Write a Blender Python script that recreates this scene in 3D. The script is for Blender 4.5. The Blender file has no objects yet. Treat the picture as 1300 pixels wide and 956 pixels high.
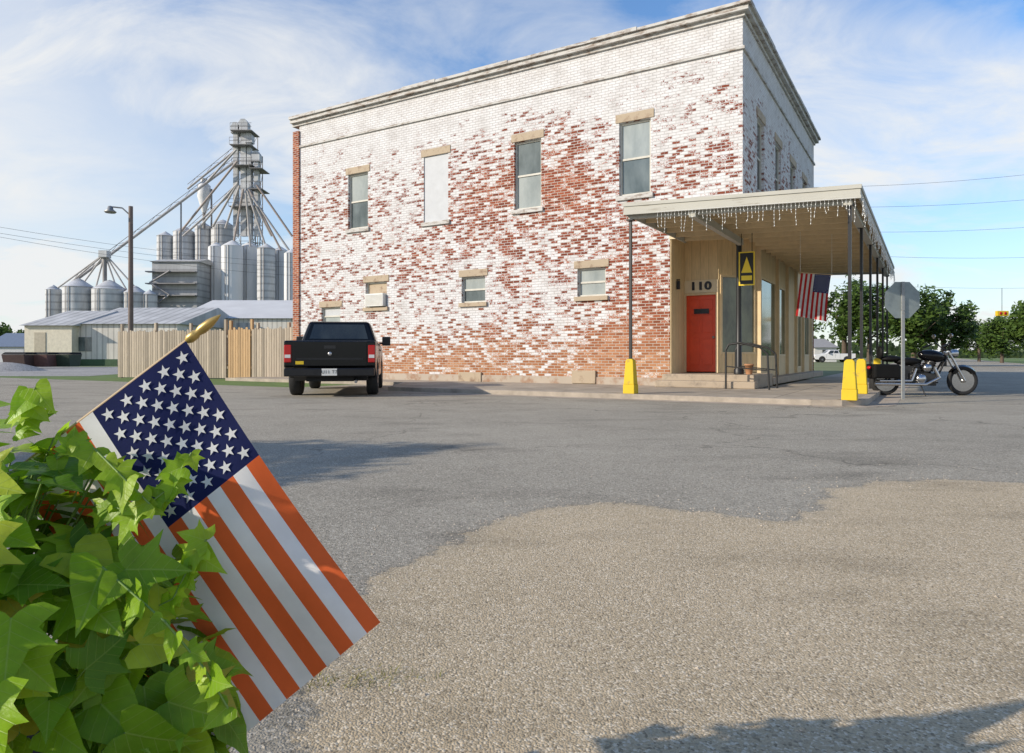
import bpy, bmesh, math, random
from mathutils import Vector, Matrix, noise
random.seed(7)
S=bpy.context.scene; COL=S.collection
R=math.radians; PI=math.pi
F=877.; CX=650.; HY=452.; H=.9
S.view_settings.view_transform='Standard'; S.view_settings.look='None'; S.view_settings.exposure=0
def at(px,py,Y): return Vector(((px-CX)/F*Y, Y, H-(py-HY)/F*Y))
def gnd(px,py,z=0): return at(px,py,(H-z)*F/(py-HY))
# building frame
C=Vector((5.847,17.5,0)); D1=Vector((-.8557,.5176,0)); D2=Vector((.5174,.8557,0)); BROT=math.atan2(-.5176,.8557)
def P(x,y,z=0): return C-D1*x+D2*y+Vector((0,0,z))
def side(px,py,v=0):
    O=C+D2*v; k=(px-CX)/F; u=(O.x-k*O.y)/(.8557+.5176*k); Y=O.y+.5176*u
    return -u, H+(HY-py)/F*Y
# ---------------------------------------------------------------- mesh builder
class MB:
    def __init__(s): s.v=[];s.f=[];s.m=[];s.sm=[];s.uv=[];s.uv2=[]
    def add(s,vs,fs,mi=0,sm=False):
        b=len(s.v); s.v+=[tuple(p) for p in vs]
        for f in fs: s.f.append([b+i for i in f]); s.m.append(mi); s.sm.append(sm)
        return s
    def box(s,x0,x1,y0,y1,z0,z1,mi=0,f=None):
        vs=[(x,y,z) for z in (z0,z1) for y in (y0,y1) for x in (x0,x1)]
        if f: vs=[f(*p) for p in vs]
        return s.add(vs,[(0,1,3,2),(4,6,7,5),(0,4,5,1),(2,3,7,6),(0,2,6,4),(1,5,7,3)],mi)
    def frustum(s,b,t,mi=0):  # b,t = (x0,x1,y0,y1,z)
        vs=[]
        for (x0,x1,y0,y1,z) in (b,t): vs+=[(x0,y0,z),(x1,y0,z),(x0,y1,z),(x1,y1,z)]
        return s.add(vs,[(0,1,3,2),(4,6,7,5),(0,4,5,1),(2,3,7,6),(0,2,6,4),(1,5,7,3)],mi)
    def quad(s,a,b,c,d,mi=0,sm=False): return s.add([a,b,c,d],[(0,1,2,3)],mi,sm)
    def tube(s,p0,p1,r0,r1=None,n=8,mi=0,caps=True):
        p0=Vector(p0);p1=Vector(p1); r1=r0 if r1 is None else r1
        d=(p1-p0).normalized(); a=d.orthogonal().normalized(); b=d.cross(a)
        vs=[]
        for p,r in ((p0,r0),(p1,r1)):
            for i in range(n):
                t=2*PI*i/n; vs.append(p+(a*math.cos(t)+b*math.sin(t))*r)
        fs=[(i,(i+1)%n,n+(i+1)%n,n+i) for i in range(n)]
        s.add(vs,fs,mi,True)
        if caps: s.add(vs,[tuple(range(n))[::-1],tuple(range(n,2*n))],mi)
        return s
    def path(s,pts,r,n=6,mi=0):
        for a,b in zip(pts,pts[1:]): s.tube(a,b,r,r,n,mi)
        return s
    def lathe(s,c,prof,n=20,ax='z',mi=0,sm=True):
        vs=[];c=Vector(c)
        for (r,h) in prof:
            for i in range(n):
                t=2*PI*i/n; a=r*math.cos(t); b=r*math.sin(t)
                q=(a,b,h) if ax=='z' else ((h,a,b) if ax=='x' else (a,h,b))
                vs.append(c+Vector(q))
        fs=[]
        for j in range(len(prof)-1):
            for i in range(n):
                fs.append((j*n+i,j*n+(i+1)%n,(j+1)*n+(i+1)%n,(j+1)*n+i))
        s.add(vs,fs,mi,sm)
        if prof[0][0]>1e-4: s.add(vs[:n],[tuple(range(n))],mi)
        if prof[-1][0]>1e-4: s.add(vs[-n:],[tuple(range(n))],mi)
        return s
    def prism(s,pts,f0,f1,mi=0):
        n=len(pts); vs=[f0(*p) for p in pts]+[f1(*p) for p in pts]
        fs=[tuple(range(n)),tuple(range(n,2*n))[::-1]]+[(i,(i+1)%n,n+(i+1)%n,n+i) for i in range(n)]
        return s.add(vs,fs,mi)
    def ell(s,c,rx,ry,rz,n=12,m=8,mi=0,rot=0):
        vs=[];c=Vector(c);cr,sr=math.cos(rot),math.sin(rot)
        for j in range(m+1):
            ph=PI*j/m
            for i in range(n):
                t=2*PI*i/n; x=rx*math.sin(ph)*math.cos(t); y=ry*math.sin(ph)*math.sin(t); z=rz*math.cos(ph)
                vs.append(c+Vector((x*cr-z*sr,y,x*sr+z*cr)))
        fs=[(j*n+i,j*n+(i+1)%n,(j+1)*n+(i+1)%n,(j+1)*n+i) for j in range(m) for i in range(n)]
        return s.add(vs,fs,mi,True)
    def wall(s,f,a0,a1,z0,z1,holes,dep=.16,mi=0):
        xs=sorted({a0,a1,*[h[0] for h in holes],*[h[1] for h in holes]}); zs=sorted({z0,z1,*[h[2] for h in holes],*[h[3] for h in holes]})
        for i in range(len(xs)-1):
            for j in range(len(zs)-1):
                cx=(xs[i]+xs[i+1])/2; cz=(zs[j]+zs[j+1])/2
                if any(h[0]<cx<h[1] and h[2]<cz<h[3] for h in holes): continue
                s.quad(f(xs[i],0,zs[j]),f(xs[i+1],0,zs[j]),f(xs[i+1],0,zs[j+1]),f(xs[i],0,zs[j+1]),mi)
        for h in holes:
            if len(h)>4: continue
            x0,x1,y0,y1=h[:4]
            for (p,q) in (((x0,y0),(x1,y0)),((x1,y0),(x1,y1)),((x1,y1),(x0,y1)),((x0,y1),(x0,y0))):
                s.quad(f(p[0],0,p[1]),f(q[0],0,q[1]),f(q[0],dep,q[1]),f(p[0],dep,p[1]),mi)
        return s
    def build(s,name,mats,parent=None,bevel=0,recalc=True,uv=None,uv2=None):
        me=bpy.data.meshes.new(name); me.from_pydata(s.v,[],s.f)
        if not isinstance(mats,(list,tuple)): mats=[mats]
        for m in mats: me.materials.append(m)
        for p,mi,sm in zip(me.polygons,s.m,s.sm): p.material_index=mi; p.use_smooth=sm
        if uv:
            for nm,dat in (('UVMap',uv),('Rnd',uv2)):
                if not dat: continue
                l=me.uv_layers.new(name=nm)
                for lp in me.loops: l.data[lp.index].uv=dat[lp.vertex_index]
        if recalc:
            bm=bmesh.new(); bm.from_mesh(me); bmesh.ops.recalc_face_normals(bm,faces=bm.faces); bm.to_mesh(me); bm.free()
        me.update()
        o=bpy.data.objects.new(name,me); COL.objects.link(o)
        if parent: o.parent=parent
        if bevel:
            bm=bmesh.new(); bm.from_mesh(me); bmesh.ops.remove_doubles(bm,verts=bm.verts,dist=1e-5); bm.to_mesh(me); bm.free()
            b=o.modifiers.new('b','BEVEL'); b.width=bevel; b.segments=2; b.limit_method='ANGLE'; b.angle_limit=R(40)
        return o
def tag(o,label=None,cat=None,group=None,kind=None):
    if label:o['label']=label
    if cat:o['category']=cat
    if group:o['group']=group
    if kind:o['kind']=kind
    return o
def thing(name,label,cat,loc=(0,0,0),rz=0,group=None,sc=1):
    o=bpy.data.objects.new(name,None); COL.objects.link(o); o.location=loc; o.rotation_euler=(0,0,rz); o.scale=(sc,sc,sc)
    o.empty_display_size=.2
    return tag(o,label,cat,group)
def struct(o): o['kind']='structure'; return o
def text(name,body,size,mat,parent,M4,ext=.006,bold=0.):
    cu=bpy.data.curves.new(name,'FONT'); cu.body=body; cu.size=size; cu.align_x='CENTER'; cu.align_y='CENTER'; cu.extrude=ext; cu.offset=bold; cu.space_character=1.1
    t=bpy.data.objects.new(name+'_tmp',cu); COL.objects.link(t)
    dg=bpy.context.evaluated_depsgraph_get(); me=bpy.data.meshes.new_from_object(t.evaluated_get(dg))
    bpy.data.objects.remove(t); me.materials.clear(); me.materials.append(mat); me.transform(M4)
    o=bpy.data.objects.new(name,me); COL.objects.link(o); o.parent=parent; return o
# ---------------------------------------------------------------- materials
def L(nt,a,b): nt.links.new(a,b)
def M(nt,op,a,b=0.,c=None,clamp=False):
    n=nt.nodes.new('ShaderNodeMath'); n.operation=op; n.use_clamp=clamp
    for i,x in enumerate((a,b,c)):
        if x is None: continue
        if hasattr(x,'is_linked'): L(nt,x,n.inputs[i])
        else: n.inputs[i].default_value=x
    return n.outputs[0]
def MIX(nt,f,a,b,bt='MIX'):
    n=nt.nodes.new('ShaderNodeMixRGB'); n.blend_type=bt
    for i,x in enumerate((f,a,b)):
        if hasattr(x,'is_linked'): L(nt,x,n.inputs[i])
        elif i==0: n.inputs[0].default_value=x
        else: n.inputs[i].default_value=(*x[:3],1)
    return n.outputs[0]
def RAMP(nt,f,stops,interp='LINEAR'):
    n=nt.nodes.new('ShaderNodeValToRGB'); n.color_ramp.interpolation=interp; e=n.color_ramp.elements
    while len(e)<len(stops): e.new(.5)
    for i,(p,c) in enumerate(stops):
        e[i].position=p; e[i].color=(*c,1) if isinstance(c,tuple) else (c,c,c,1)
    L(nt,f,n.inputs[0]); return n.outputs[0]
def NOI(nt,v,scale,det=6,rough=.6,dist=0):
    n=nt.nodes.new('ShaderNodeTexNoise'); n.inputs['Scale'].default_value=scale; n.inputs['Detail'].default_value=det
    n.inputs['Roughness'].default_value=rough; n.inputs['Distortion'].default_value=dist; L(nt,v,n.inputs['Vector']); return n.outputs[0]
def SCL(nt,v,s):
    n=nt.nodes.new('ShaderNodeMapping'); n.inputs['Scale'].default_value=s; L(nt,v,n.inputs[0]); return n.outputs[0]
def base(name):
    m=bpy.data.materials.new(name); m.use_nodes=True; nt=m.node_tree; b=nt.nodes['Principled BSDF']
    tc=nt.nodes.new('ShaderNodeTexCoord'); return m,nt,b,tc.outputs['Object']
def BUMP(nt,b,h,st,dist=.01):
    n=nt.nodes.new('ShaderNodeBump'); n.inputs['Strength'].default_value=st; n.inputs['Distance'].default_value=dist
    L(nt,h,n.inputs['Height']); L(nt,n.outputs[0],b.inputs['Normal'])
def simple(name,col,rough=.7,metal=0,var=.18,vs=4.,bump=0,bs=40.,stretch=(1,1,1),spec=None):
    m,nt,b,v=base(name); v2=SCL(nt,v,stretch)
    n=NOI(nt,v2,vs,7,.65)
    c=RAMP(nt,n,[(.25,tuple(x*(1-var) for x in col)),(.75,tuple(min(1,x*(1+var)) for x in col))])
    L(nt,c,b.inputs['Base Color']); b.inputs['Roughness'].default_value=rough; b.inputs['Metallic'].default_value=metal
    if spec is not None: b.inputs['Specular IOR Level'].default_value=spec
    if bump: BUMP(nt,b,NOI(nt,v2,bs,4,.6),bump)
    return m
def worn(name,col,dirt,amt=.5,vs=3.,rough=.75,stretch=(1,1,1),metal=0):
    m,nt,b,v=base(name); v2=SCL(nt,v,stretch)
    n=NOI(nt,v2,vs,10,.72)
    k=RAMP(nt,n,[(amt-.08,1.),(amt+.06,0.)])
    n2=NOI(nt,v,vs*.4,4)
    cc=MIX(nt,n2,tuple(x*.8 for x in col),col)
    L(nt,MIX(nt,k,cc,dirt),b.inputs['Base Color']); b.inputs['Roughness'].default_value=rough; b.inputs['Metallic'].default_value=metal
    BUMP(nt,b,n,.3,.01); return m

def brickmat(name,paint=True):
    m,nt,b,v=base(name)
    sp=nt.nodes.new('ShaderNodeSeparateXYZ'); L(nt,v,sp.inputs[0]); X,Y,Z=sp.outputs
    cb=nt.nodes.new('ShaderNodeCombineXYZ'); L(nt,M(nt,'ADD',X,Y),cb.inputs[0]); L(nt,Z,cb.inputs[1]); uv=cb.outputs[0]
    dn=nt.nodes.new('ShaderNodeTexNoise'); dn.inputs['Scale'].default_value=9; L(nt,uv,dn.inputs['Vector'])
    vm=nt.nodes.new('ShaderNodeVectorMath'); vm.operation='MULTIPLY_ADD'; L(nt,dn.outputs[1],vm.inputs[0]); vm.inputs[1].default_value=(.014,.014,0); L(nt,uv,vm.inputs[2])
    br=nt.nodes.new('ShaderNodeTexBrick'); L(nt,vm.outputs[0],br.inputs['Vector'])
    for k,x in (('Color1',(0,0,0,1)),('Color2',(1,1,1,1)),('Mortar',(.5,.5,.5,1)),('Scale',1),('Mortar Size',.0095),('Mortar Smooth',.2),('Bias',0),('Brick Width',.215),('Row Height',.078)): br.inputs[k].default_value=x
    rnd,mor=br.outputs[0],br.outputs[1]
    n3=NOI(nt,uv,14,6,.7)
    red=RAMP(nt,M(nt,'ADD',M(nt,'MULTIPLY',rnd,.6),M(nt,'MULTIPLY',n3,.4)),[(.1,(.12,.032,.02)),(.4,(.27,.07,.036)),(.65,(.38,.115,.055)),(.95,(.45,.21,.12))])
    zz=M(nt,'MULTIPLY',Z,.1)
    low=RAMP(nt,M(nt,'ADD',zz,M(nt,'MULTIPLY',M(nt,'SUBTRACT',NOI(nt,uv,1.1,5),.5),.14)),[(.04,.8),(.13,.45),(.24,0.)])
    red=MIX(nt,low,red,MIX(nt,rnd,(.36,.15,.06),(.54,.32,.17)))
    morc=MIX(nt,NOI(nt,uv,3,4),(.36,.29,.23),(.55,.49,.43))
    col=MIX(nt,mor,red,morc)
    if paint:
        n1=NOI(nt,uv,.38,3,.5); n2=NOI(nt,SCL(nt,uv,(1,1.5,1)),1.5,10,.8); n4=NOI(nt,SCL(nt,uv,(1,1.7,1)),8,7,.78); n5=NOI(nt,uv,34,3,.7)
        bias=RAMP(nt,zz,[(.0,.34),(.07,.30),(.13,.42),(.19,.62),(.28,.67),(.4,.60),(.62,.62),(.76,.75),(.87,1.)])
        ds=nt.nodes.new('ShaderNodeVectorMath'); ds.operation='DISTANCE'; L(nt,SCL(nt,uv,(.8,1,1)),ds.inputs[0]); ds.inputs[1].default_value=(-4.9,5.8,0)
        reg=M(nt,'MULTIPLY',M(nt,'SUBTRACT',1,M(nt,'DIVIDE',ds.outputs['Value'],3.2),clamp=True),.36)
        d2=nt.nodes.new('ShaderNodeVectorMath'); d2.operation='DISTANCE'; L(nt,uv,d2.inputs[0]); d2.inputs[1].default_value=(-2.7,1.9,0)
        reg2=M(nt,'MULTIPLY',M(nt,'SUBTRACT',1,M(nt,'DIVIDE',d2.outputs['Value'],2.4),clamp=True),.45)
        val=M(nt,'ADD',M(nt,'MULTIPLY',M(nt,'SUBTRACT',n1,.5),.7),M(nt,'MULTIPLY',M(nt,'SUBTRACT',n2,.5),1.15))
        val=M(nt,'ADD',val,M(nt,'MULTIPLY',M(nt,'SUBTRACT',rnd,.5),.62))
        val=M(nt,'ADD',val,M(nt,'MULTIPLY',M(nt,'SUBTRACT',n4,.5),1.25))
        val=M(nt,'ADD',val,M(nt,'MULTIPLY',M(nt,'SUBTRACT',n5,.5),1.0))
        val=M(nt,'ADD',val,M(nt,'MULTIPLY',mor,.06))
        val=M(nt,'ADD',val,bias); val=M(nt,'SUBTRACT',val,reg); val=M(nt,'SUBTRACT',val,reg2)
        mask=RAMP(nt,val,[(.46,0.),(.50,.6),(.56,.97)])
        pc=RAMP(nt,NOI(nt,uv,2.2,9,.7),[(.3,(.52,.51,.50)),(.5,(.66,.66,.66)),(.7,(.73,.745,.76))])
        pc=MIX(nt,M(nt,'MULTIPLY',mor,.55),pc,(.33,.31,.29))
        col=MIX(nt,mask,col,pc)
        BUMP(nt,b,M(nt,'ADD',M(nt,'MULTIPLY',mor,-1),M(nt,'MULTIPLY',n4,.5)),.6,.012)
    else: BUMP(nt,b,M(nt,'MULTIPLY',mor,-1),.6,.01)
    L(nt,col,b.inputs['Base Color']); b.inputs['Roughness'].default_value=.9; b.inputs['Specular IOR Level'].default_value=.2
    return m
BRICK=brickmat('peeling_painted_brick'); REDBRICK=brickmat('red_brick',False)
def gcol(nt,v,c0,c1,stone,sp,dark=.5,cracks=True):
    big=NOI(nt,v,.22,5,.6); mid=NOI(nt,v,1.6,9,.75); fine=NOI(nt,v,sp*.9,4,.75)
    vo=nt.nodes.new('ShaderNodeTexVoronoi'); vo.inputs['Scale'].default_value=sp; L(nt,v,vo.inputs['Vector'])
    vc=nt.nodes.new('ShaderNodeSeparateColor'); L(nt,vo.outputs['Color'],vc.inputs[0])
    c=MIX(nt,RAMP(nt,M(nt,'ADD',M(nt,'MULTIPLY',big,.55),M(nt,'MULTIPLY',mid,.45)),[(.36,0.),(.64,1.)]),c0,c1)
    c=MIX(nt,RAMP(nt,vc.outputs[0],[(.70,0.),(.92,.7)]),c,stone)
    c=MIX(nt,RAMP(nt,vc.outputs[1],[(.76,0.),(.94,.65)]),c,tuple(x*dark for x in c0))
    c=MIX(nt,1,c,RAMP(nt,fine,[(.25,.68),(.5,1.),(.8,1.28)]),'MULTIPLY')
    c=MIX(nt,1,c,RAMP(nt,NOI(nt,SCL(nt,v,(.6,1.4,1)),.9,6,.6),[(.30,.72),(.47,1.)]),'MULTIPLY')
    vo2=nt.nodes.new('ShaderNodeTexVoronoi'); vo2.inputs['Scale'].default_value=sp*.3; L(nt,v,vo2.inputs['Vector'])
    s2=nt.nodes.new('ShaderNodeSeparateColor'); L(nt,vo2.outputs['Color'],s2.inputs[0])
    chip=M(nt,'MULTIPLY',RAMP(nt,s2.outputs[0],[(.88,0.),(.92,.85)]),RAMP(nt,vo2.outputs['Distance'],[(.18,1.),(.34,0.)]))
    c=MIX(nt,chip,c,MIX(nt,s2.outputs[1],tuple(x*.4 for x in c0),stone))
    if cracks:
        dn=nt.nodes.new('ShaderNodeTexNoise'); dn.inputs['Scale'].default_value=1.3; dn.inputs['Detail'].default_value=8; L(nt,v,dn.inputs['Vector'])
        vm=nt.nodes.new('ShaderNodeVectorMath'); vm.operation='MULTIPLY_ADD'; L(nt,dn.outputs[1],vm.inputs[0]); vm.inputs[1].default_value=(2.2,2.2,0); L(nt,v,vm.inputs[2])
        cv=nt.nodes.new('ShaderNodeTexVoronoi'); cv.feature='DISTANCE_TO_EDGE'; cv.inputs['Scale'].default_value=.22; L(nt,vm.outputs[0],cv.inputs['Vector'])
        ck=M(nt,'MULTIPLY',RAMP(nt,cv.outputs[0],[(.0,1.),(.007,0.)]),RAMP(nt,NOI(nt,v,.5,3),[(.40,0.),(.55,.7)]))
        c=MIX(nt,ck,c,tuple(x*.4 for x in c0))
    return c,M(nt,'ADD',M(nt,'MULTIPLY',vo.outputs['Distance'],-1.),fine)
A_=((.275,.25,.20),(.405,.368,.295),(.56,.51,.42),110.); T_=((.43,.345,.225),(.56,.45,.30),(.74,.65,.50),150.)
def asphalt(name,cfg,cracks=True):
    m,nt,b,v=base(name); c,h=gcol(nt,v,*cfg,.45,cracks)
    L(nt,c,b.inputs['Base Color']); b.inputs['Roughness'].default_value=.92; b.inputs['Specular IOR Level'].default_value=.12
    BUMP(nt,b,h,.55,.004); return m
ASPH=asphalt('old_asphalt',A_); LOT=asphalt('gravel_lot_stone',((.3,.29,.27),(.42,.4,.37),(.5,.48,.45),20.),False)
m,nt,b,v=base('worn_apron_edge'); ca,ha=gcol(nt,v,*A_,.45); ct,ht=gcol(nt,v,*T_,.38,False)
uvn=nt.nodes.new('ShaderNodeUVMap'); uvn.uv_map='UVMap'; su_=nt.nodes.new('ShaderNodeSeparateXYZ'); L(nt,uvn.outputs[0],su_.inputs[0])
dd_=M(nt,'ADD',M(nt,'SUBTRACT',su_.outputs[0],.5),M(nt,'MULTIPLY',M(nt,'SUBTRACT',NOI(nt,v,3.5,9,.75),.5),.13)); dd_=M(nt,'ADD',dd_,M(nt,'MULTIPLY',M(nt,'SUBTRACT',NOI(nt,v,60,4,.7),.5),.04))
mk=RAMP(nt,M(nt,'ADD',dd_,.5),[(.496,0.),(.504,.85),(.54,1.)])
edge=RAMP(nt,M(nt,'ADD',dd_,.5),[(.485,1.),(.497,.78),(.503,1.)])
L(nt,MIX(nt,1,MIX(nt,mk,ca,ct),edge,'MULTIPLY'),b.inputs['Base Color']); b.inputs['Roughness'].default_value=.92; b.inputs['Specular IOR Level'].default_value=.12; BUMP(nt,b,ht,.6,.005); TANM=m
def concmat(name,c,joint=1.5):
    m,nt,b,v=base(name)
    br=nt.nodes.new('ShaderNodeTexBrick'); L(nt,v,br.inputs['Vector']); br.offset=0
    for k,x in (('Color1',(*c,1)),('Color2',(*[x*.85 for x in c],1)),('Mortar',(*[x*.4 for x in c],1)),('Scale',1),('Mortar Size',.012),('Brick Width',joint),('Row Height',joint)): br.inputs[k].default_value=x
    cc=MIX(nt,1,br.outputs[0],RAMP(nt,NOI(nt,v,1.6,9,.7),[(.3,.65),(.7,1.15)]),'MULTIPLY')
    L(nt,cc,b.inputs['Base Color']); b.inputs['Roughness'].default_value=.9; BUMP(nt,b,NOI(nt,v,60,4),.3,.005); return m
CONC=concmat('pavement_concrete',(.42,.36,.28)); KERB=simple('kerb_concrete',(.36,.31,.25),.9,var=.35,vs=3,bump=.3)
GRASS=simple('lawn',(.10,.16,.03),.95,var=.5,vs=1.5,bump=.6,bs=30)
FIELD=simple('field_ground',(.14,.16,.06),.95,var=.4,vs=.05)
TRIM=worn('weathered_white_trim',(.58,.57,.54),(.24,.19,.15),.46,3.,stretch=(1,1,4))
STONE=worn('tan_stone',(.46,.37,.26),(.22,.14,.09),.42,4.)
FRAME=simple('window_frame_paint',(.55,.53,.46),.6,var=.2)
WOODF=simple('brown_frame',(.20,.13,.08),.7)
def glassmat(name,c0,c1,rough=.08):
    m,nt,b,v=base(name); n=NOI(nt,SCL(nt,v,(1.2,1.2,.5)),1.6,4)
    L(nt,RAMP(nt,n,[(.35,c0),(.65,c1)]),b.inputs['Base Color']); b.inputs['Roughness'].default_value=rough; b.inputs['Specular IOR Level'].default_value=.8; return m
GLBL=glassmat('glass_with_blind',(.24,.27,.26),(.36,.39,.37)); GLDK=glassmat('dark_glass',(.010,.012,.012),(.03,.036,.034)); GLMD=glassmat('dim_glass',(.06,.08,.08),(.15,.18,.18)); GLSH=glassmat('shop_glass',(.03,.05,.035),(.16,.20,.13))  # green mottling of the shop panes is painted-in reflection
BOARD=simple('white_board',(.46,.48,.50),.6,var=.08)
def planks(name,c,w=.12,axis=0,gd=.35,vr=.35):
    m,nt,b,v=base(name); sp=nt.nodes.new('ShaderNodeSeparateXYZ'); L(nt,v,sp.inputs[0]); a=M(nt,'ADD',sp.outputs[0],sp.outputs[1]) if axis==0 else sp.outputs[axis-1]
    q=M(nt,'DIVIDE',a,w); fr=M(nt,'FRACT',q); fl=M(nt,'FLOOR',q)
    wn=nt.nodes.new('ShaderNodeTexWhiteNoise'); wn.noise_dimensions='1D'; L(nt,fl,wn.inputs['W'])
    g=RAMP(nt,fr,[(0.,gd),(.06,1.),(.94,1.),(1.,gd)])
    t=M(nt,'ADD',1-vr*.6,M(nt,'MULTIPLY',wn.outputs[0],vr)); n=RAMP(nt,NOI(nt,SCL(nt,v,(8,8,1)),3,6),[(.3,.85),(.7,1.1)])
    cc=MIX(nt,1,MIX(nt,1,c,n,'MULTIPLY'),MIX(nt,1,g,t,'MULTIPLY'),'MULTIPLY')
    L(nt,cc,b.inputs['Base Color']); b.inputs['Roughness'].default_value=.75; BUMP(nt,b,g,.5,.01); return m
BEIGE=planks('beige_panels',(.74,.57,.33),.24,0,.72,.08); FENCEM=planks('weathered_fence_boards',(.44,.37,.28),.115,0,.35,.6); FENCE2=planks('newer_fence_boards',(.52,.34,.17),.115)
CEIL=planks('canopy_ceiling',(.58,.54,.43),.25,1,.6,.15)
BTRIM=simple('beige_trim',(.70,.55,.34),.7,var=.12)
REDD=simple('red_door_paint',(.72,.065,.012),.45,var=.12)
BLK=simple('black_paint',(.012,.012,.013),.45); IRON=simple('grey_iron',(.30,.30,.29),.5,.6); DIRON=simple('dark_iron',(.03,.03,.03),.45,.3)
YEL=worn('yellow_paint',(.74,.52,.02),(.35,.24,.08),.38,6.)
FASC=worn('canopy_fascia_paint',(.50,.49,.43),(.25,.22,.17),.38,3.,stretch=(.5,.5,4))
WHT=simple('white_plastic',(.66,.66,.63),.5,var=.05)
BULB=simple('clear_bulb',(.85,.85,.8),.2,var=.05)
def ribbed(name,c,w,axis,metal=.0,rough=.55,rust=.0):
    m,nt,b,v=base(name); sp=nt.nodes.new('ShaderNodeSeparateXYZ'); L(nt,v,sp.inputs[0])
    fr=M(nt,'FRACT',M(nt,'DIVIDE',sp.outputs[axis],w)); g=RAMP(nt,fr,[(0.,.6),(.2,1.),(.8,1.),(1.,.6)])
    n=RAMP(nt,NOI(nt,SCL(nt,v,(1,1,.3)),.6,8,.7),[(.3,.65),(.7,1.12)])
    cc=MIX(nt,1,MIX(nt,1,c,g,'MULTIPLY'),n,'MULTIPLY'); L(nt,cc,b.inputs['Base Color']); b.inputs['Roughness'].default_value=rough; b.inputs['Metallic'].default_value=metal; return m
SILO=ribbed('galvanised_silo',(.58,.59,.60),1.1,2,0.); SILOW=simple('white_silo',(.68,.69,.70),.6,var=.15,vs=.4,stretch=(1,1,.2)); METW=ribbed('white_metal_siding',(.72,.69,.62),.5,0); METG=ribbed('pale_metal_shed_roof',(.52,.52,.51),.9,0,0.,.8); METC=ribbed('corrugated_band',(.42,.43,.44),1.0,2,0.)
STEEL=simple('elevator_steel',(.24,.23,.23),.6,.1,var=.3,vs=.5); RUST=simple('weathered_spout',(.36,.30,.27),.7,var=.3,vs=.5); PIPE=simple('pale_pipe',(.42,.40,.39),.6,var=.2,vs=.5)
def leafmat(name,c0,c1,tr=.3,vs=.5):
    m,nt,b,v=base(name); n=NOI(nt,v,vs,5,.7)
    c=RAMP(nt,n,[(.3,c0),(.7,c1)]); L(nt,c,b.inputs['Base Color']); b.inputs['Roughness'].default_value=.6; b.inputs['Specular IOR Level'].default_value=.25
    t=nt.nodes.new('ShaderNodeBsdfTranslucent'); L(nt,c,t.inputs[0]); mx=nt.nodes.new('ShaderNodeMixShader'); mx.inputs[0].default_value=tr
    L(nt,b.outputs[0],mx.inputs[1]); L(nt,t.outputs[0],mx.inputs[2]); L(nt,mx.outputs[0],nt.nodes['Material Output'].inputs[0]); return m
FOL=leafmat('tree_foliage',(.03,.065,.012),(.12,.19,.035)); FOL2=leafmat('far_foliage',(.035,.06,.025),(.08,.12,.04),.2,.05); BARK=simple('bark',(.10,.075,.055),.9,bump=.5)

# ---------------------------------------------------------------- world and sun
SE=R(24); AX,AY=-.929,-.370; sd=Vector((AX*math.cos(SE),AY*math.cos(SE),math.sin(SE)))
W=bpy.data.worlds.new('World'); S.world=W; W.use_nodes=True; nt=W.node_tree; bg=nt.nodes['Background']
sky=nt.nodes.new('ShaderNodeTexSky'); sky.sky_type='NISHITA'; sky.sun_disc=False; sky.sun_elevation=SE; sky.sun_rotation=math.atan2(AX,AY)%(2*PI); sky.air_density=1.2; sky.dust_density=.3; sky.ozone_density=2.5
tc=nt.nodes.new('ShaderNodeTexCoord'); sp=nt.nodes.new('ShaderNodeSeparateXYZ'); L(nt,tc.outputs['Generated'],sp.inputs[0])
zc=M(nt,'ADD',M(nt,'MAXIMUM',sp.outputs[2],0.),.22)
cb=nt.nodes.new('ShaderNodeCombineXYZ'); L(nt,M(nt,'DIVIDE',sp.outputs[0],zc),cb.inputs[0]); L(nt,M(nt,'DIVIDE',sp.outputs[1],zc),cb.inputs[1])
mp=nt.nodes.new('ShaderNodeMapping'); mp.inputs['Rotation'].default_value=(0,0,.5); mp.inputs['Scale'].default_value=(.75,1.25,1); mp.inputs['Location'].default_value=(3.1,1.7,0); L(nt,cb.outputs[0],mp.inputs[0])
n1=NOI(nt,mp.outputs[0],.75,4,.5,.4); n2=NOI(nt,mp.outputs[0],2.1,11,.62,.7)
dens=M(nt,'ADD',M(nt,'MULTIPLY',n1,.65),M(nt,'MULTIPLY',n2,.42))
dens=M(nt,'ADD',dens,M(nt,'MULTIPLY',M(nt,'SUBTRACT',.43,sp.outputs[2]),.28))
cl=RAMP(nt,dens,[(.485,0.0),(.57,.42),(.67,.97)])
hz=RAMP(nt,sp.outputs[2],[(0.,.8),(.12,.25),(.32,0.)])
gd=nt.nodes.new('ShaderNodeVectorMath'); gd.operation='DOT_PRODUCT'; L(nt,tc.outputs['Generated'],gd.inputs[0]); gd.inputs[1].default_value=Vector((-.72,.68,.14)).normalized()
gl=M(nt,'MULTIPLY',M(nt,'POWER',M(nt,'MAXIMUM',gd.outputs['Value'],0.),9.),1.0)
cf=M(nt,'MAXIMUM',cl,hz); cf=M(nt,'MAXIMUM',cf,M(nt,'MULTIPLY',gl,M(nt,'ADD',.5,n2)),clamp=True)
skc=MIX(nt,1,sky.outputs[0],(1.25,1.6,2.0),'MULTIPLY')
L(nt,MIX(nt,cf,skc,(8.8,8.9,8.9)),bg.inputs[0]); bg.inputs[1].default_value=.1
su=bpy.data.lights.new('sun','SUN'); su.energy=5.0; su.angle=R(.5); su.color=(1,.885,.73)
so=bpy.data.objects.new('sun',su); COL.objects.link(so); so.rotation_euler=sd.to_track_quat('Z','Y').to_euler()
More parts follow.
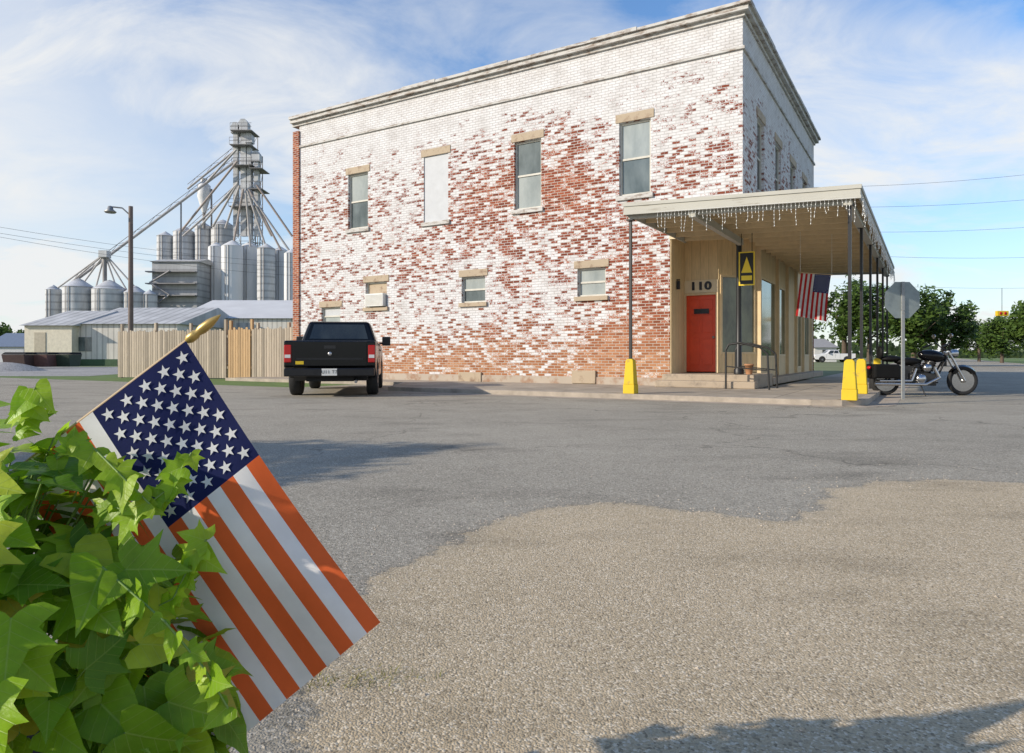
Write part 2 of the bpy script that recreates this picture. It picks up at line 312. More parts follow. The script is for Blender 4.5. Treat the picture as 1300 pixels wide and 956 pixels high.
cam=bpy.data.cameras.new('camera'); co=bpy.data.objects.new('camera',cam); COL.objects.link(co); co.location=(0,0,H); co.rotation_euler=(R(90),0,0)
cam.sensor_width=36; cam.lens=F/1300*36; cam.shift_y=-.02; cam.clip_start=.05; cam.clip_end=6000; S.camera=co

# ---------------------------------------------------------------- ground
struct(MB().quad((-3000,-500,-.03),(3000,-500,-.03),(3000,5000,-.03),(-3000,5000,-.03)).build('ground',FIELD))
def lpoly(pts,z,f=None): return [tuple(P(x,y,z)) for x,y in pts]
m=MB(); 
for q in (((-90,-40),(60,-40),(60,-4.35),(-90,-4.35)),((2.9,-4.35),(13.5,-4.35),(13.5,300),(2.9,300)),((-11.5,-4.35),(-7.4,-4.35),(-9,-1.7),(-11.5,-1.7))):
    m.add(lpoly(q,0),[(0,1,2,3)])
struct(m.build('road',ASPH))
struct(MB().add(lpoly([(-90,-4.35),(-11.5,-4.35),(-11.5,-1.8),(-17,-.0),(-17,30),(-90,30)],-.004),[(0,1,2,3,4,5)]).build('grass_verge',GRASS))
struct(MB().quad((-75,31,0.0),(-19,31,0.0),(-24,58,0.0),(-75,58,0.0)).build('gravel_lot',LOT))
struct(MB().add(lpoly([(13.5,-4.35),(60,-4.35),(60,300),(13.5,300)],-.004),[(0,1,2,3)]).build('grass_lawn',GRASS))
bp=[(330,1200),(372,956),(400,867),(440,790),(470,738),(520,718),(560,697),(600,674),(650,656),(700,648),(740,638),(850,645),(930,656),(1000,662),(1030,655),(1060,620),(1110,612),(1200,610),(1400,616),(2200,640)]
pts=[gnd(*p) for p in bp]; poly=[(p.x,p.y) for p in pts]+[(40,pts[-1].y),(40,-9),(pts[0].x,-9)]; poly=[(pts[0].x,-9)]+poly[:-1]
def inside(x,y):
    c=False; n=len(poly); j=n-1
    for i in range(n):
        xi,yi=poly[i];xj,yj=poly[j]
        if (yi>y)!=(yj>y) and x<(xj-xi)*(y-yi)/(yj-yi)+xi: c=not c
        j=i
    return c
segs=[((pts[0].x,-9),(pts[0].x,pts[0].y))]+[((a.x,a.y),(b.x,b.y)) for a,b in zip(pts,pts[1:])]
def sdist(x,y):
    best=9e9
    for (ax,ay),(bx,by) in segs:
        dx,dy=bx-ax,by-ay; l=dx*dx+dy*dy; t=max(0,min(1,((x-ax)*dx+(y-ay)*dy)/l)); q=(x-ax-t*dx)**2+(y-ay-t*dy)**2
        if q<best: best=q
    best=min(math.sqrt(best),1.0); return best if inside(x,y) else -best
gx=[-1.6+i*.1 for i in range(60)]+[4.4+i*.5 for i in range(22)]; gy=[-6,-4,-2,-1]+[0+i*.09 for i in range(74)]
gv=[(x,y,.004) for y in gy for x in gx]; guv=[(.5+.25*sdist(x,y),0) for (x,y,z) in gv]; nx=len(gx)
gm=MB().add(gv,[(j*nx+i,j*nx+i+1,(j+1)*nx+i+1,(j+1)*nx+i) for j in range(len(gy)-1) for i in range(nx-1)])
struct(gm.build('gravel_apron',TANM,recalc=False,uv=guv))
sw=[(-18,-1.8),(-9.6,-1.8),(-7.9,-4.4),(2.2,-4.4),(2.7,-4.28),(2.98,-4.0),(3.08,-3.6),(3.08,80),(.5,80),(.5,.3),(-18,.3)]
o=MB().prism(sw,lambda x,y:(x,y,-.02),lambda x,y:(x,y,.1)).build('pavement',CONC); o.location=C; o.rotation_euler=(0,0,BROT); struct(o)
ke=sw[:8]; m=MB()
for (a,b) in zip(ke,ke[1:]):
    d=(Vector(b)-Vector(a)).normalized(); nn=Vector((-d.y,d.x))*.15; oo=Vector((d.y,-d.x))*.004
    A=Vector(a)+oo;B=Vector(b)+oo+d*.004;Cc=Vector(b)+nn;Dd=Vector(a)+nn
    m.prism([A,B,Cc,Dd],lambda x,y:(x,y,0.),lambda x,y:(x,y,.106))
o=m.build('kerb',KERB); o.location=C; o.rotation_euler=(0,0,BROT); struct(o)
m=MB()
for (a,b) in zip(ke[2:],ke[3:]):
    d=(Vector(b)-Vector(a)).normalized(); oo=Vector((d.y,-d.x))*.45
    m.add([(*a,.004),(*b,.004),(*(Vector(b)+oo),.004),(*(Vector(a)+oo),.004)],[(0,1,2,3)])
o=m.build('gutter',simple('gutter_grit',(.38,.32,.25),.95,var=.35,vs=2.5,bump=.3)); o.location=C; o.rotation_euler=(0,0,BROT); struct(o)
m=MB()
for i in range(2600):
    if random.random()<.6:
        j=random.randrange(1,len(bp)-3); t=random.random(); p=pts[j].lerp(pts[j+1],t)+Vector((random.gauss(0,.12),random.gauss(0,.15),0))
    else: p=Vector((random.uniform(-1.2,4),random.uniform(1.7,6),0))
    r=random.uniform(.0015,.005)*(1 if random.random()<.9 else 1.6)
    vs=[p+Vector((math.cos(k*PI/2.5)*r*random.uniform(.7,1.3),math.sin(k*PI/2.5)*r*random.uniform(.7,1.3),.004)) for k in range(5)]+[p+Vector((0,0,.004+r*.8))]
    m.add(vs,[(k,(k+1)%5,5) for k in range(5)])
tag(m.build('loose_gravel',simple('pebbles',(.44,.37,.28),.9,var=.5,vs=9)),'loose pebbles scattered over the road and tan gravel edge','gravel',kind='stuff')

# ---------------------------------------------------------------- brick building
B=thing('brick_building','two storey brick corner building with peeling white paint and a porch canopy','building',C,BROT)
fS=lambda a,d,z:(a,d,z); fF=lambda a,d,z:(-d,a,z)
def rect(px0,px1,py0,py1):
    pm=(px0+px1)/2; return side(px0,0)[0],side(px1,0)[0],side(pm,py1)[1],side(pm,py0)[1]
sidewin=[('u',rect(442,467,220,290),GLBL,GLMD,'one'),('b',rect(538,569,197,281),BOARD,None,'board'),('u',rect(653,687,178,265),GLMD,GLBL,''),('u',rect(786,826,153,247),GLBL,GLMD,''),
         ('l',rect(464,491,358,390),STONE,None,'ac'),('l',rect(586,616,351,384),GLBL,GLMD,''),('l',rect(733,769,340,376),GLBL,GLBL,''),('l',rect(408,432,390,413),BOARD,GLBL,'')]
holes=[w[1] for w in sidewin]
notch=(-1.9,0.,0.,4.2,1)
ZT=9.66
MB().wall(fS,-16.13,0,0,ZT,holes+[notch]).quad((-1.9,0,0),(-1.9,.0,4.2),(-1.9,.02,4.2),(-1.9,.02,0)).build('side_wall',BRICK,B)
fw=[(1.70,2.65,5.45,7.5),(4.3,5.3,5.45,7.5),(6.95,8.0,5.45,7.5),(9.6,10.6,5.45,7.5)]
MB().wall(fF,0,12.5,4.2,ZT,fw).build('front_wall',BRICK,B)
MB().quad((-16.13,12.5,0),(0,12.5,0),(0,12.5,ZT),(-16.13,12.5,ZT)).quad((-16.4,0.1,0),(-16.4,12.5,0),(-16.4,12.5,9),(-16.4,.1,9)).build('rear_wall',REDBRICK,B)
MB().box(-16.42,-16.1,-.06,.5,0,ZT-.35).build('corner_pilaster',REDBRICK,B)
MB().quad((-16.4,0,9.1),(0,0,9.1),(0,12.5,9.1),(-16.4,12.5,9.1)).build('roof',simple('roof_felt',(.1,.1,.1),.9),B)
m=MB()
for (e,z0,z1) in ((.24,9.73,9.82),(.17,9.60,9.73),(.06,9.50,9.60),(.055,8.68,8.75)):
    x=-16.45
    while x<e-.01:
        x2=min(e,x+1.37); j=random.uniform(-.02,.02) if z1>9.8 else 0
        m.box(x,x2,-e-j*.6,.3,z0,z1+j); x=x2
    y=.3
    while y<12.5+e-.01:
        y2=min(12.5+e,y+1.37); j=random.uniform(-.02,.02) if z1>9.8 else 0
        m.box(-.3,e-.002,y,y2,z0,z1+j); y=y2
m.build('cornice',TRIM,B)
m=MB(); m.box(-16.13,-1.92,-.035,.02,0,.30); m.build('foundation',worn('foundation_plaster',(.46,.39,.31),(.30,.17,.10),.45,2.),B)
for (a,b,c,d) in ((583,612,474,485),(727,757,472,486)):
    r=rect(a,b,c,d); m=MB(); m.box(r[0],r[1],-.07,0,r[2]-.02,r[3]+.04); m.build('foundation_vent',STONE,B,bevel=.015)
def window(f,r,g1,g2,style,lintel=True,up=True,fm=FRAME):
    a0,a1,z0,z1=r; zm=(z0+z1)/2; fr=MB(); t=.055 if up else .05
    if style=='board':
        fr.box(a0,a1,.03,.07,z0,z1,f=f); o=fr.build('window',BOARD,B); o['label']='window opening covered by a plain white board'
    else:
        for b in ((a0,a0+t,z0,z1),(a1-t,a1,z0,z1),(a0+t,a1-t,z0,z0+t),(a0+t,a1-t,z1-t,z1)): fr.box(b[0],b[1],.08,.15,b[2],b[3],f=f)
        if style!='ac': fr.box(a0+t,a1-t,.095,.145,zm-.025,zm+.03,f=f)
        o=fr.build('window',fm,B)
        p=MB(); p.box(a0+t,a1-t,.115,.125,zm+.03,z1-t,f=f); p.build('upper_pane',g1,o)
        if style!='ac':
            p=MB(); p.box(a0+t,a1-t,.125,.135,z0+t,zm-.025,f=f); p.build('lower_pane',g2 or g1,o)
        else:
            p=MB(); p.box(a0+t,a1-t,.11,.13,z0+t,zm+.03,f=f); p.build('wood_filler',WOODF,o)
    if lintel:
        e=.10; h=.24 if up else .22
        p=MB(); p.box(a0-e,a1+e,-.025,.08,z1+.002,z1+h,f=f); p.build('lintel',STONE,o,bevel=.01)
    p=MB(); p.box(a0-.08,a1+.08,-.07,.10,z0-.13,z0-.002,f=f); p.build('sill',TRIM if up else STONE,o,bevel=.01)
    return o
for w in sidewin: window(fS,w[1],w[2],w[3],w[4],True,w[0]!='l',FRAME)
for r in fw: window(fF,r,GLMD,GLDK,'',True)
MB().wall(fS,-1.9,-.93,.44,4.2,[(-1.84,-1.0,.44,2.6)],.06).build('door_wall',BEIGE,B).location.y=1.25
MB().box(-1.9,-1.87,.02,1.25,.3,4.2).build('recess_panel',BEIGE,B)
d=MB(); d.box(-1.84,-1.0,1.29,1.34,.46,2.6)
for (x0,x1,z0,z1) in ((-1.74,-1.46,1.55,2.05),(-1.38,-1.10,1.55,2.05),(-1.74,-1.46,.65,1.4),(-1.38,-1.10,.65,1.4),(-1.74,-1.46,2.18,2.48),(-1.38,-1.10,2.18,2.48)): d.box(x0,x1,1.277,1.292,z0,z1)
do=d.build('entrance_door',REDD,B,bevel=.008); do['label']='red panelled entrance door below the number 110'
MB().box(-1.62,-1.2,1.262,1.276,2.08,2.22).build('door_plaque',BLK,do)
MB().lathe((-1.07,1.24,1.42),[(.0,-.02),(.035,-.015),(.035,.01),(.015,.02),(.015,.05)],12,'y').build('door_knob',IRON,do)
m=MB()
for b in ((-1.895,-1.84,.44,2.66),(-1.0,-.94,.44,2.66),(-1.84,-1.0,2.6,2.66)): m.box(b[0],b[1],1.21,1.25,b[2],b[3])
m.build('door_frame',BTRIM,B)
MB().box(-1.87,-.95,1.225,1.247,2.67,3.02).build('number_board',simple('pale_board',(.76,.64,.44),.7,var=.06),B)
text('house_number','110',.30,BLK,B,Matrix.Translation((-1.42,1.215,2.845))@Matrix.Rotation(R(90),4,'X')@Matrix.Diagonal((1.25,1,1,1)),.008,.014)
ang=Vector((-.93,1.25)); ang2=Vector((-.12,2.3)); dd=(ang2-ang).normalized(); nl=(ang2-ang).length
fA=lambda a,dp,z:(ang.x+dd.x*a-dd.y*dp, ang.y+dd.y*a+dd.x*dp, z)
MB().wall(fA,0,nl,.44,4.2,[(.06,nl-.06,.95,3.15)],.06).build('angled_shopfront',BEIGE,B)
def shopwin(f,a0,a1,z0,z1,nm='shop_window'):
    q=MB()
    for b in ((a0,a0+.06,z0,z1),(a1-.06,a1,z0,z1),(a0+.06,a1-.06,z0,z0+.06),(a0+.06,a1-.06,z1-.06,z1)): q.box(b[0],b[1],-.02,.05,b[2],b[3],f=f)
    o=q.build(nm,BTRIM,B); MB().box(a0+.06,a1-.06,.02,.03,z0+.06,z1-.06,f=f).build('pane',GLSH,o)
shopwin(fA,.06,nl-.06,.95,3.15)
fG=lambda a,dp,z:(-.12-dp,a,z)
sh=[(2.42,4.95,.85,3.2),(5.3,6.7,.9,3.15),(9.0,10.0,.46,2.7),(10.4,12.0,.9,3.0)]
MB().wall(fG,2.3,12.5,.1,4.2,sh,.06).build('shopfront_wall',BEIGE,B)
for r in sh: shopwin(fG,*r)
for y in (2.28,5.03,6.8,8.6,10.2,12.2): MB().box(-.14,-.02,y,y+.12,.3,4.0).build('pilaster',BTRIM,B)
MB().box(-1.9,0,.0,2.4,4.16,4.2).box(-.13,0,2.4,12.5,4.16,4.2).build('recess_ceiling',BEIGE,B)
MB().box(-1.9,.02,-.03,.0,4.02,4.32).box(0.001,.03,0,12.5,4.02,4.32).build('header_beam',BTRIM,B)
m=MB(); m.lathe((-.13,.14,0),[(.13,.44),(.13,.55),(.075,.62),(.065,2.0),(.065,3.7),(.1,3.85),(.14,4.1),(.14,4.17)],14)
m.build('corner_column',BLK,B)
m=MB(); m.box(-2.0,.35,-.35,2.0,.1,.43); m.box(-.05,.35,2.0,12.5,.1,.30); m.box(-2.05,.45,-.75,-.352,.1,.27); m.build('entrance_step',worn('step_concrete',(.42,.34,.25),(.22,.18,.14),.42,3.),B,bevel=.02)
ln=MB(); ln.box(-1.865,-1.78,.45,.53,2.72,2.95).tube((-1.87,.49,2.98),(-1.78,.49,2.98),.02); ln.build('wall_lantern',BLK,B,bevel=.01)
# canopy
zt_=lambda x:4.055-.038*x
x0,x1,y0,y1=-1.475,3.0,-4.3,9.0
cn=MB()
def slab(xa,xb,ya,yb,up,dn,mi=0,mb=None):
    vs=[(x,y,zt_(x)+o) for o in (dn,up) for y in (ya,yb) for x in (xa,xb)]
    mb.add(vs,[(0,1,3,2),(4,6,7,5),(0,4,5,1),(2,3,7,6),(0,2,6,4),(1,5,7,3)],mi)
slab(x0+.03,x1-.03,y0+.03,-.04,-.03,-.08,0,cn); slab(.035,x1-.03,-.04,y1-.03,-.03,-.08,0,cn)
canopy=cn.build('canopy_roof',CEIL,B)
fa=MB(); slab(x0,x1,y0,y0+.035,0,-.23,0,fa); slab(x1-.035,x1,y0+.036,y1,0,-.23,0,fa); slab(x0,x0+.035,y0+.036,-.04,0,-.23,0,fa); slab(.035,x1-.036,y1-.035,y1,0,-.23,0,fa)
slab(x0-.02,x1+.02,y0-.02,y0-.001,.012,-.06,0,fa); slab(x1+.001,x1+.02,y0,y1,.012,-.06,0,fa)
slab(x0-.01,x1+.012,y0-.012,y0-.001,-.18,-.235,0,fa)
fa.build('fascia',FASC,canopy)
jo=MB(); y=y0+.5
while y<y1-.2:
    slab((x0+.04 if y<-.1 else .04),x1-.04,y,y+.05,-.081,-.20,0,jo); y+=.72
jo.build('joist',BTRIM,canopy)
be=MB(); slab(2.72,2.86,y0+.06,y1-.06,-.201,-.33,0,be); slab(-.1,.03,y0+.06,-.06,-.201,-.36,0,be); slab(x0+.05,2.72,-4.17,-4.05,-.201,-.30,0,be); be.build('beam',FASC,canopy)
posts=[(-1.40,-4.1),(2.81,-4.1),(2.81,-1.6),(2.81,1.0),(2.81,3.6),(2.81,6.2),(2.81,8.7)]
for i,(x,y) in enumerate(posts):
    p=MB(); p.box(x-.028,x+.028,y-.028,y+.028,.1,zt_(x)-.31); p.box(x-.07,x+.07,y-.07,y+.07,zt_(x)-.33,zt_(x)-.30); o=p.build('canopy_post',BLK,B)
    if i in (3,5,6): continue
    w=random.uniform(.115,.13); q=MB(); q.frustum((x-w,x+w,y-w,y+w,.10),(x-w*.98,x+w*.98,y-w*.98,y+w*.98,.3)); q.frustum((x-w*.92,x+w*.92,y-w*.92,y+w*.92,.3),(x-.085,x+.085,y-.085,y+.085,.80)); q.frustum((x-.085,x+.085,y-.085,y+.085,.80),(x-.05,x+.05,y-.05,y+.05,.84)); q.build('post_base',YEL,o,bevel=.012)
def icicles(name,label,a,b):
    t=thing(name,label,'string lights',(a+b)/2); w=MB();bb=MB(); off=(a+b)/2
    n=int((b-a).length/.07); w.tube(a-off,b-off,.006,n=4)
    for i in range(n):
        p=a.lerp(b,(i+.5)/n)-off; l=random.choice((.1,.18,.3,.42,.24,.14)); q=p
        while l>0:
            st=min(l,.07); q2=q+Vector((random.uniform(-.012,.012),random.uniform(-.01,.01),-st)); w.tube(q,q2,.0035,n=3,caps=False); q=q2; l-=st
            bb.ell(q,.009,.009,.014,5,3)
    w.build('cord',WHT,t); tag(bb.build('bulb_strand',BULB,t),kind='stuff')
icicles('icicle_lights','white icicle lights hanging under the canopy edge facing the street',P(-.75,-4.34,zt_(-.75)-.23),P(2.95,-4.34,zt_(2.95)-.23))
icicles('icicle_lights','white icicle lights along the canopy eave above the row of posts',P(3.04,-4.3,zt_(3)-.23),P(3.04,8.6,zt_(3)-.23))
r=rect(464,491,358,390)
t=thing('air_conditioner','white window air conditioner fitted in the small lower window','air conditioner',P(*((r[0]+r[1])/2+.03,-.0),r[2]+.02),BROT)
hw=(r[1]-r[0])/2-.07; MB().box(-hw,hw,-.16,.10,0,.44).build('casing',WHT,t,bevel=.015)
m=MB(); 
for i in range(9): m.box(-hw+.04,hw-.04,-.17,-.162,.05+i*.04,.065+i*.04)
m.build('grille',IRON,t)
t=thing('handrail','curved black metal handrail pair beside the entrance step','handrail',P(.15,-.9,.1),BROT)
for yy in (0.,1.0):
    m=MB(); m.path([(-.35,yy,-.0+.0),(-.35,yy,.95),(-.28,yy,1.08),(.0,yy,1.12),(.45,yy,1.0),(.62,yy,.85),(.66,yy,0)],.024,8)
    m.path([(-.35,yy,.55),(.65,yy,.45)],.016,6); m.build('rail',DIRON,t)
t=thing('flower_pot','small brown flower pot standing on the entrance step','flower pot',P(.12,.15,.435),BROT,sc=.85) 
MB().lathe((0,0,0),[(.09,0),(.13,.26),(.145,.26),(.145,.31),(.12,.31),(.11,.28),(0,.28)],16).build('pot',simple('terracotta',(.40,.20,.10),.8),t)
cs=at(948,341,16.4); t=thing('hanging_sign','small black sign with yellow triangle and yellow border hanging near the column','sign',cs,BROT+R(8))
YP=simple('yellow_panel',(.88,.64,.04),.5,var=.05)
MB().box(-.18,.18,-.015,.015,-.40,.40).build('border',YP,t)
MB().box(-.15,.15,-.021,-.016,-.37,.37).build('panel',BLK,t)
m=MB(); m.prism([(-.12,-.10),(.12,-.10),(.045,.14),(0,.28),(-.045,.14)],lambda a,b:(a,-.027,b),lambda a,b:(a,-.022,b)); m.build('triangle_emblem',YP,t)
m=MB(); m.box(-.12,.12,-.027,-.022,-.28,-.17); m.build('yellow_band',YP,t)
MB().tube((-.12,0,.40),(-.12,0,.84),.008).tube((.12,0,.40),(.12,0,.84),.008).build('hanger',BLK,t)

# ---------------------------------------------------------------- flags
def clothmat(n,c):
    m,nt,b,v=base(n); w=NOI(nt,SCL(nt,v,(1,1,1)),900,2); k=NOI(nt,v,12,4)
    L(nt,MIX(nt,1,c,RAMP(nt,k,[(.3,.86),(.7,1.06)]),'MULTIPLY'),b.inputs['Base Color']); b.inputs['Roughness'].default_value=.85; b.inputs['Specular IOR Level'].default_value=.15
    BUMP(nt,b,w,.35,.0008)
    t=nt.nodes.new('ShaderNodeBsdfTranslucent'); t.inputs[0].default_value=(*c,1); mx=nt.nodes.new('ShaderNodeMixShader'); mx.inputs[0].default_value=.2
    L(nt,b.outputs[0],mx.inputs[1]); L(nt,t.outputs[0],mx.inputs[2]); L(nt,mx.outputs[0],nt.nodes['Material Output'].inputs[0]); return m
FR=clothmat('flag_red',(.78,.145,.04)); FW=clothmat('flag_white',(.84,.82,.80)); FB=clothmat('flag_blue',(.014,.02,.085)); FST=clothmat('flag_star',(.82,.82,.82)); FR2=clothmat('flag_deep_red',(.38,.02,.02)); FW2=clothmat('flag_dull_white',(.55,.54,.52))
def flag(parent,A,E,Fq,G,Y,amp,flyl,hoist,org,nS=60,nT=52,sr=.036,mats=None):
    def pt(s,t,off=0):
        x=(A[0]*(1-s)+E[0]*s)*(1-t)+(Fq[0]*(1-s)+G[0]*s)*t; y=(A[1]*(1-s)+E[1]*s)*(1-t)+(Fq[1]*(1-s)+G[1]*s)*t
        bow=10*math.sin(PI*s)*(1-t)*(abs(E[1]-A[1])/350.)
        rip=amp*(min(1,.15+s*3))*(math.sin(t*9+s*4.)*(.35+s)+.6*math.sin(s*13-t*7)*.5+.5*math.sin(t*17-s*5)*t)
        return at(x-bow*.6,y+bow*.2,Y+rip-off)-org
    m=MB(); vs=[pt(i/nS,j/nT) for j in range(nT+1) for i in range(nS+1)]
    m.v+=[tuple(p) for p in vs]
    for j in range(nT):
        for i in range(nS):
            s=(i+.5)/nS; t=(j+.5)/nT; mi=2 if (s<.4 and t<7/13) else (0 if int(t*13)%2==0 else 1)
            m.f.append([j*(nS+1)+i,j*(nS+1)+i+1,(j+1)*(nS+1)+i+1,(j+1)*(nS+1)+i]); m.m.append(mi); m.sm.append(True)
    for row in range(9):
        k=6 if row%2==0 else 5
        for c in range(k):
            sc=(.4/12)*((1+2*c) if k==6 else (2+2*c)); tc_=(7/13/10)*(row+1); vs=[pt(sc,tc_,.0016*Y)]
            for q in range(10):
                rr=(sr if q%2==0 else sr*.39)*hoist; an=q*PI/5
                vs.append(pt(sc+math.sin(an)*rr/flyl,tc_-math.cos(an)*rr/hoist,.0016*Y))
            m.add(vs,[(0,q+1,(q+1)%10+1) for q in range(10)],3)
    return m.build('cloth',mats or [FR,FW,FB,FST],parent,recalc=False)
WOODS=simple('staff_wood',(.42,.30,.17),.6); GOLD=simple('gold_finial',(.50,.34,.11),.35,.6)
p0=at(-70,665,1.056); p1=at(241,430,1.056)
fl=thing('stick_flag','large american flag on a wooden stick with gold tip in the leafy planter','flag',p0)
flag(fl,(236,433),(483,790),(16,600),(262,972),1.05,.014,.50,.30,p0,sr=.034)
sf=MB().tube((0,0,0),p1-p0,.0034,n=10).build('staff',WOODS,fl)
dirn=(at(277,402,1.056)-p1).normalized(); fm=MB(); prof=[(.0045,-.006),(.0075,0),(.0075,.012),(.0055,.015),(.0078,.024),(.0068,.04),(.0036,.052),(.0005,.060)]
fm.lathe((0,0,0),prof,14); 
fo=fm.build('finial',GOLD,sf); fo.rotation_euler=dirn.to_track_quat('Z','Y').to_euler(); fo.location=p1-p0
o2=at(1036,347,16.0)
f2=thing('hanging_flag','small american flag hanging vertically under the porch canopy','flag',o2)
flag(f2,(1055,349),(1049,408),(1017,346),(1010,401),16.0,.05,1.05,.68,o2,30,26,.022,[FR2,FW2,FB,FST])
MB().tube(at(1057,349,16)-o2,at(1014,346,16)-o2,.012).build('staff',WOODS,f2)
MB().tube(at(1056,349,16)-o2,at(1056,349,16)-o2+Vector((0,0,.95)),.004,n=4).tube(at(1016,346,16)-o2,at(1016,346,16)-o2+Vector((0,0,.95)),.004,n=4).build('cord',WHT,f2)

# ---------------------------------------------------------------- foreground vine
def vinemat():
    m,nt,b,v=base('vine_leaf')
    u=nt.nodes.new('ShaderNodeUVMap'); u.uv_map='UVMap'; s=nt.nodes.new('ShaderNodeSeparateXYZ'); L(nt,u.outputs[0],s.inputs[0])
    r=nt.nodes.new('ShaderNodeUVMap'); r.uv_map='Rnd'; s2=nt.nodes.new('ShaderNodeSeparateXYZ'); L(nt,r.outputs[0],s2.inputs[0])
    ax=M(nt,'ABSOLUTE',s.outputs[0]); mid=RAMP(nt,ax,[(0.,1.),(.02,.0)])
    q=M(nt,'FRACT',M(nt,'MULTIPLY',M(nt,'SUBTRACT',s.outputs[1],M(nt,'MULTIPLY',ax,.75)),5.)); ve=RAMP(nt,q,[(0.,.8),(.06,0.),(.94,0.),(1.,.8)])
    vein=M(nt,'MAXIMUM',mid,ve)
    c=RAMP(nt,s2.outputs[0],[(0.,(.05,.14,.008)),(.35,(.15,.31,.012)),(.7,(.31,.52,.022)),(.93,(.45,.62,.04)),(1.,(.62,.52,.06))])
    c=MIX(nt,1,c,RAMP(nt,NOI(nt,v,22,5),[(.3,.78),(.7,1.15)]),'MULTIPLY')
    c=MIX(nt,M(nt,'MULTIPLY',vein,.45),c,(.50,.64,.16))
    L(nt,c,b.inputs['Base Color']); b.inputs['Roughness'].default_value=.40; b.inputs['Specular IOR Level'].default_value=.35
    BUMP(nt,b,M(nt,'ADD',M(nt,'MULTIPLY',vein,-1),NOI(nt,v,90,3)),.35,.003)
    t=nt.nodes.new('ShaderNodeBsdfTranslucent'); L(nt,c,t.inputs[0]); mx=nt.nodes.new('ShaderNodeMixShader'); mx.inputs[0].default_value=.5
    L(nt,b.outputs[0],mx.inputs[1]); L(nt,t.outputs[0],mx.inputs[2]); L(nt,mx.outputs[0],nt.nodes['Material Output'].inputs[0]); return m
LOB=[(0,(0,0)),(.01,(.09,-.10)),(.03,(.24,-.18)),(.06,(.42,-.18)),(.11,(.66,-.04)),(.16,(.48,.08)),(.23,(.38,.20)),(.31,(.50,.36)),(.38,(.66,.56)),(.46,(.42,.50)),(.55,(.27,.54)),(.66,(.22,.67)),(.80,(.14,.83)),(.95,(.05,.98)),(1.08,(0,1.08))]
HRT=[(0,(0,0)),(.01,(.12,-.13)),(.05,(.30,-.18)),(.10,(.48,-.08)),(.2,(.46,.10)),(.33,(.40,.29)),(.48,(.31,.48)),(.64,(.20,.66)),(.84,(.08,.88)),(1.10,(0,1.10))]
vl=MB(); vuv=[];vr=[]; vs_=MB()
def leaf(p,n,tip,sz,kind,rv):
    n=n.normalized(); t=(tip-n*tip.dot(n)).normalized(); b=n.cross(t); rows=LOB if kind else HRT
    fold=random.uniform(.05,.3); droop=random.uniform(.05,.45); tw=random.uniform(-.25,.25); ph=random.uniform(0,6)
    def tr(x,y):
        z=abs(x)*fold-droop*y*y*.6+tw*x*y+.03*math.sin(9*y+ph)*(abs(x)*3)
        return p+(b*x+t*y+n*z)*sz
    for sg in (1,-1):
        vv=[]
        for (ym,(xe,ye)) in rows:
            for k in (0,.33,.7,1.):
                x=sg*xe*k; y=ym+(ye-ym)*k; vv.append(tr(x,y)); vuv.append((x,y)); vr.append((rv,0))
        fs=[]
        for i in range(len(rows)-1):
            for k in range(3):
                q=(i*4+k,i*4+k+1,(i+1)*4+k+1,(i+1)*4+k); fs.append(q if sg==1 else q[::-1])
        vl.add(vv,fs,0,True)
rnd=random.Random(11)
cen=Vector((-.79,.92,.32)); rad=Vector((.37,.28,.48))
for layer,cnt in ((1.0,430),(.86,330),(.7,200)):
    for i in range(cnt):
        while True:
            d=Vector((rnd.gauss(0,1),rnd.gauss(0,1),rnd.gauss(0,1))).normalized()
            if d.z>-.55 and d.y<.75 : break
        l=layer*rnd.uniform(.88,1.08)
        p=cen+Vector((d.x*rad.x*l,d.y*rad.y*l,d.z*rad.z*l))
        if p.y<.60: continue
        nn=(Vector((d.x/rad.x,d.y/rad.y,d.z/rad.z)).normalized()+Vector((-.35,-.5,.5))+Vector((rnd.gauss(0,.36),rnd.gauss(0,.36),rnd.gauss(0,.3))))
        tip=Vector((d.x,d.y,-.35))+Vector((rnd.gauss(0,.7),rnd.gauss(0,.5),rnd.gauss(0,.4)))
        sz=rnd.uniform(.040,.088)
        leaf(p,nn,tip,sz,rnd.random()<.62,min(.95,max(0,rnd.gauss(.66,.20)-(1-layer)*.9)) if rnd.random()>.03 else 1.)  # random leaf tone, inner layers coloured darker to paint in shade inside the mound
        q=p+Vector((-d.x,-d.y,-d.z))*rnd.uniform(.04,.08)+Vector((0,0,-.02)); vs_.tube(p,q,.0012,.0016,5)
for tp in ([(120,640,.93),(175,650,.9),(215,620,.92),(243,575,.93)],[(60,590,.93),(110,560,.93),(150,600,.9),(190,640,.9)],[(180,780,.88),(220,760,.88),(245,710,.9),(262,685,.9)],[(130,720,.85),(210,790,.82),(260,850,.82),(290,900,.82)],[(20,560,.9),(30,520,.9),(45,492,.9)]):
    pp=[at(*q) for q in tp]; vs_.path(pp,.0014,5)
    for a,b in zip(pp,pp[1:]):
        for k in (.25,.6,.95):
            p=a.lerp(b,k); leaf(p,Vector((rnd.gauss(0,.4),-1,.5)),Vector((rnd.gauss(0,.6),0,-.5+rnd.gauss(0,.6))),rnd.uniform(.022,.045),rnd.random()<.6,rnd.uniform(.5,.9))
pl=thing('sweet_potato_vine','lush lime green lobed leaf vine filling the lower left corner','plant',(0,0,0))
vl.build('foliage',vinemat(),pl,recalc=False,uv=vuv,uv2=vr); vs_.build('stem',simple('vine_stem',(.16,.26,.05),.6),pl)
t=thing('planter','round concrete planter holding the green vine and flag','planter',(cen.x,cen.y,0))
MB().lathe((0,0,0),[(.24,0),(.26,.05),(.29,.28),(.32,.29),(.32,.33),(.28,.33),(.27,.28),(0,.28)],32).build('bowl',KERB,t)
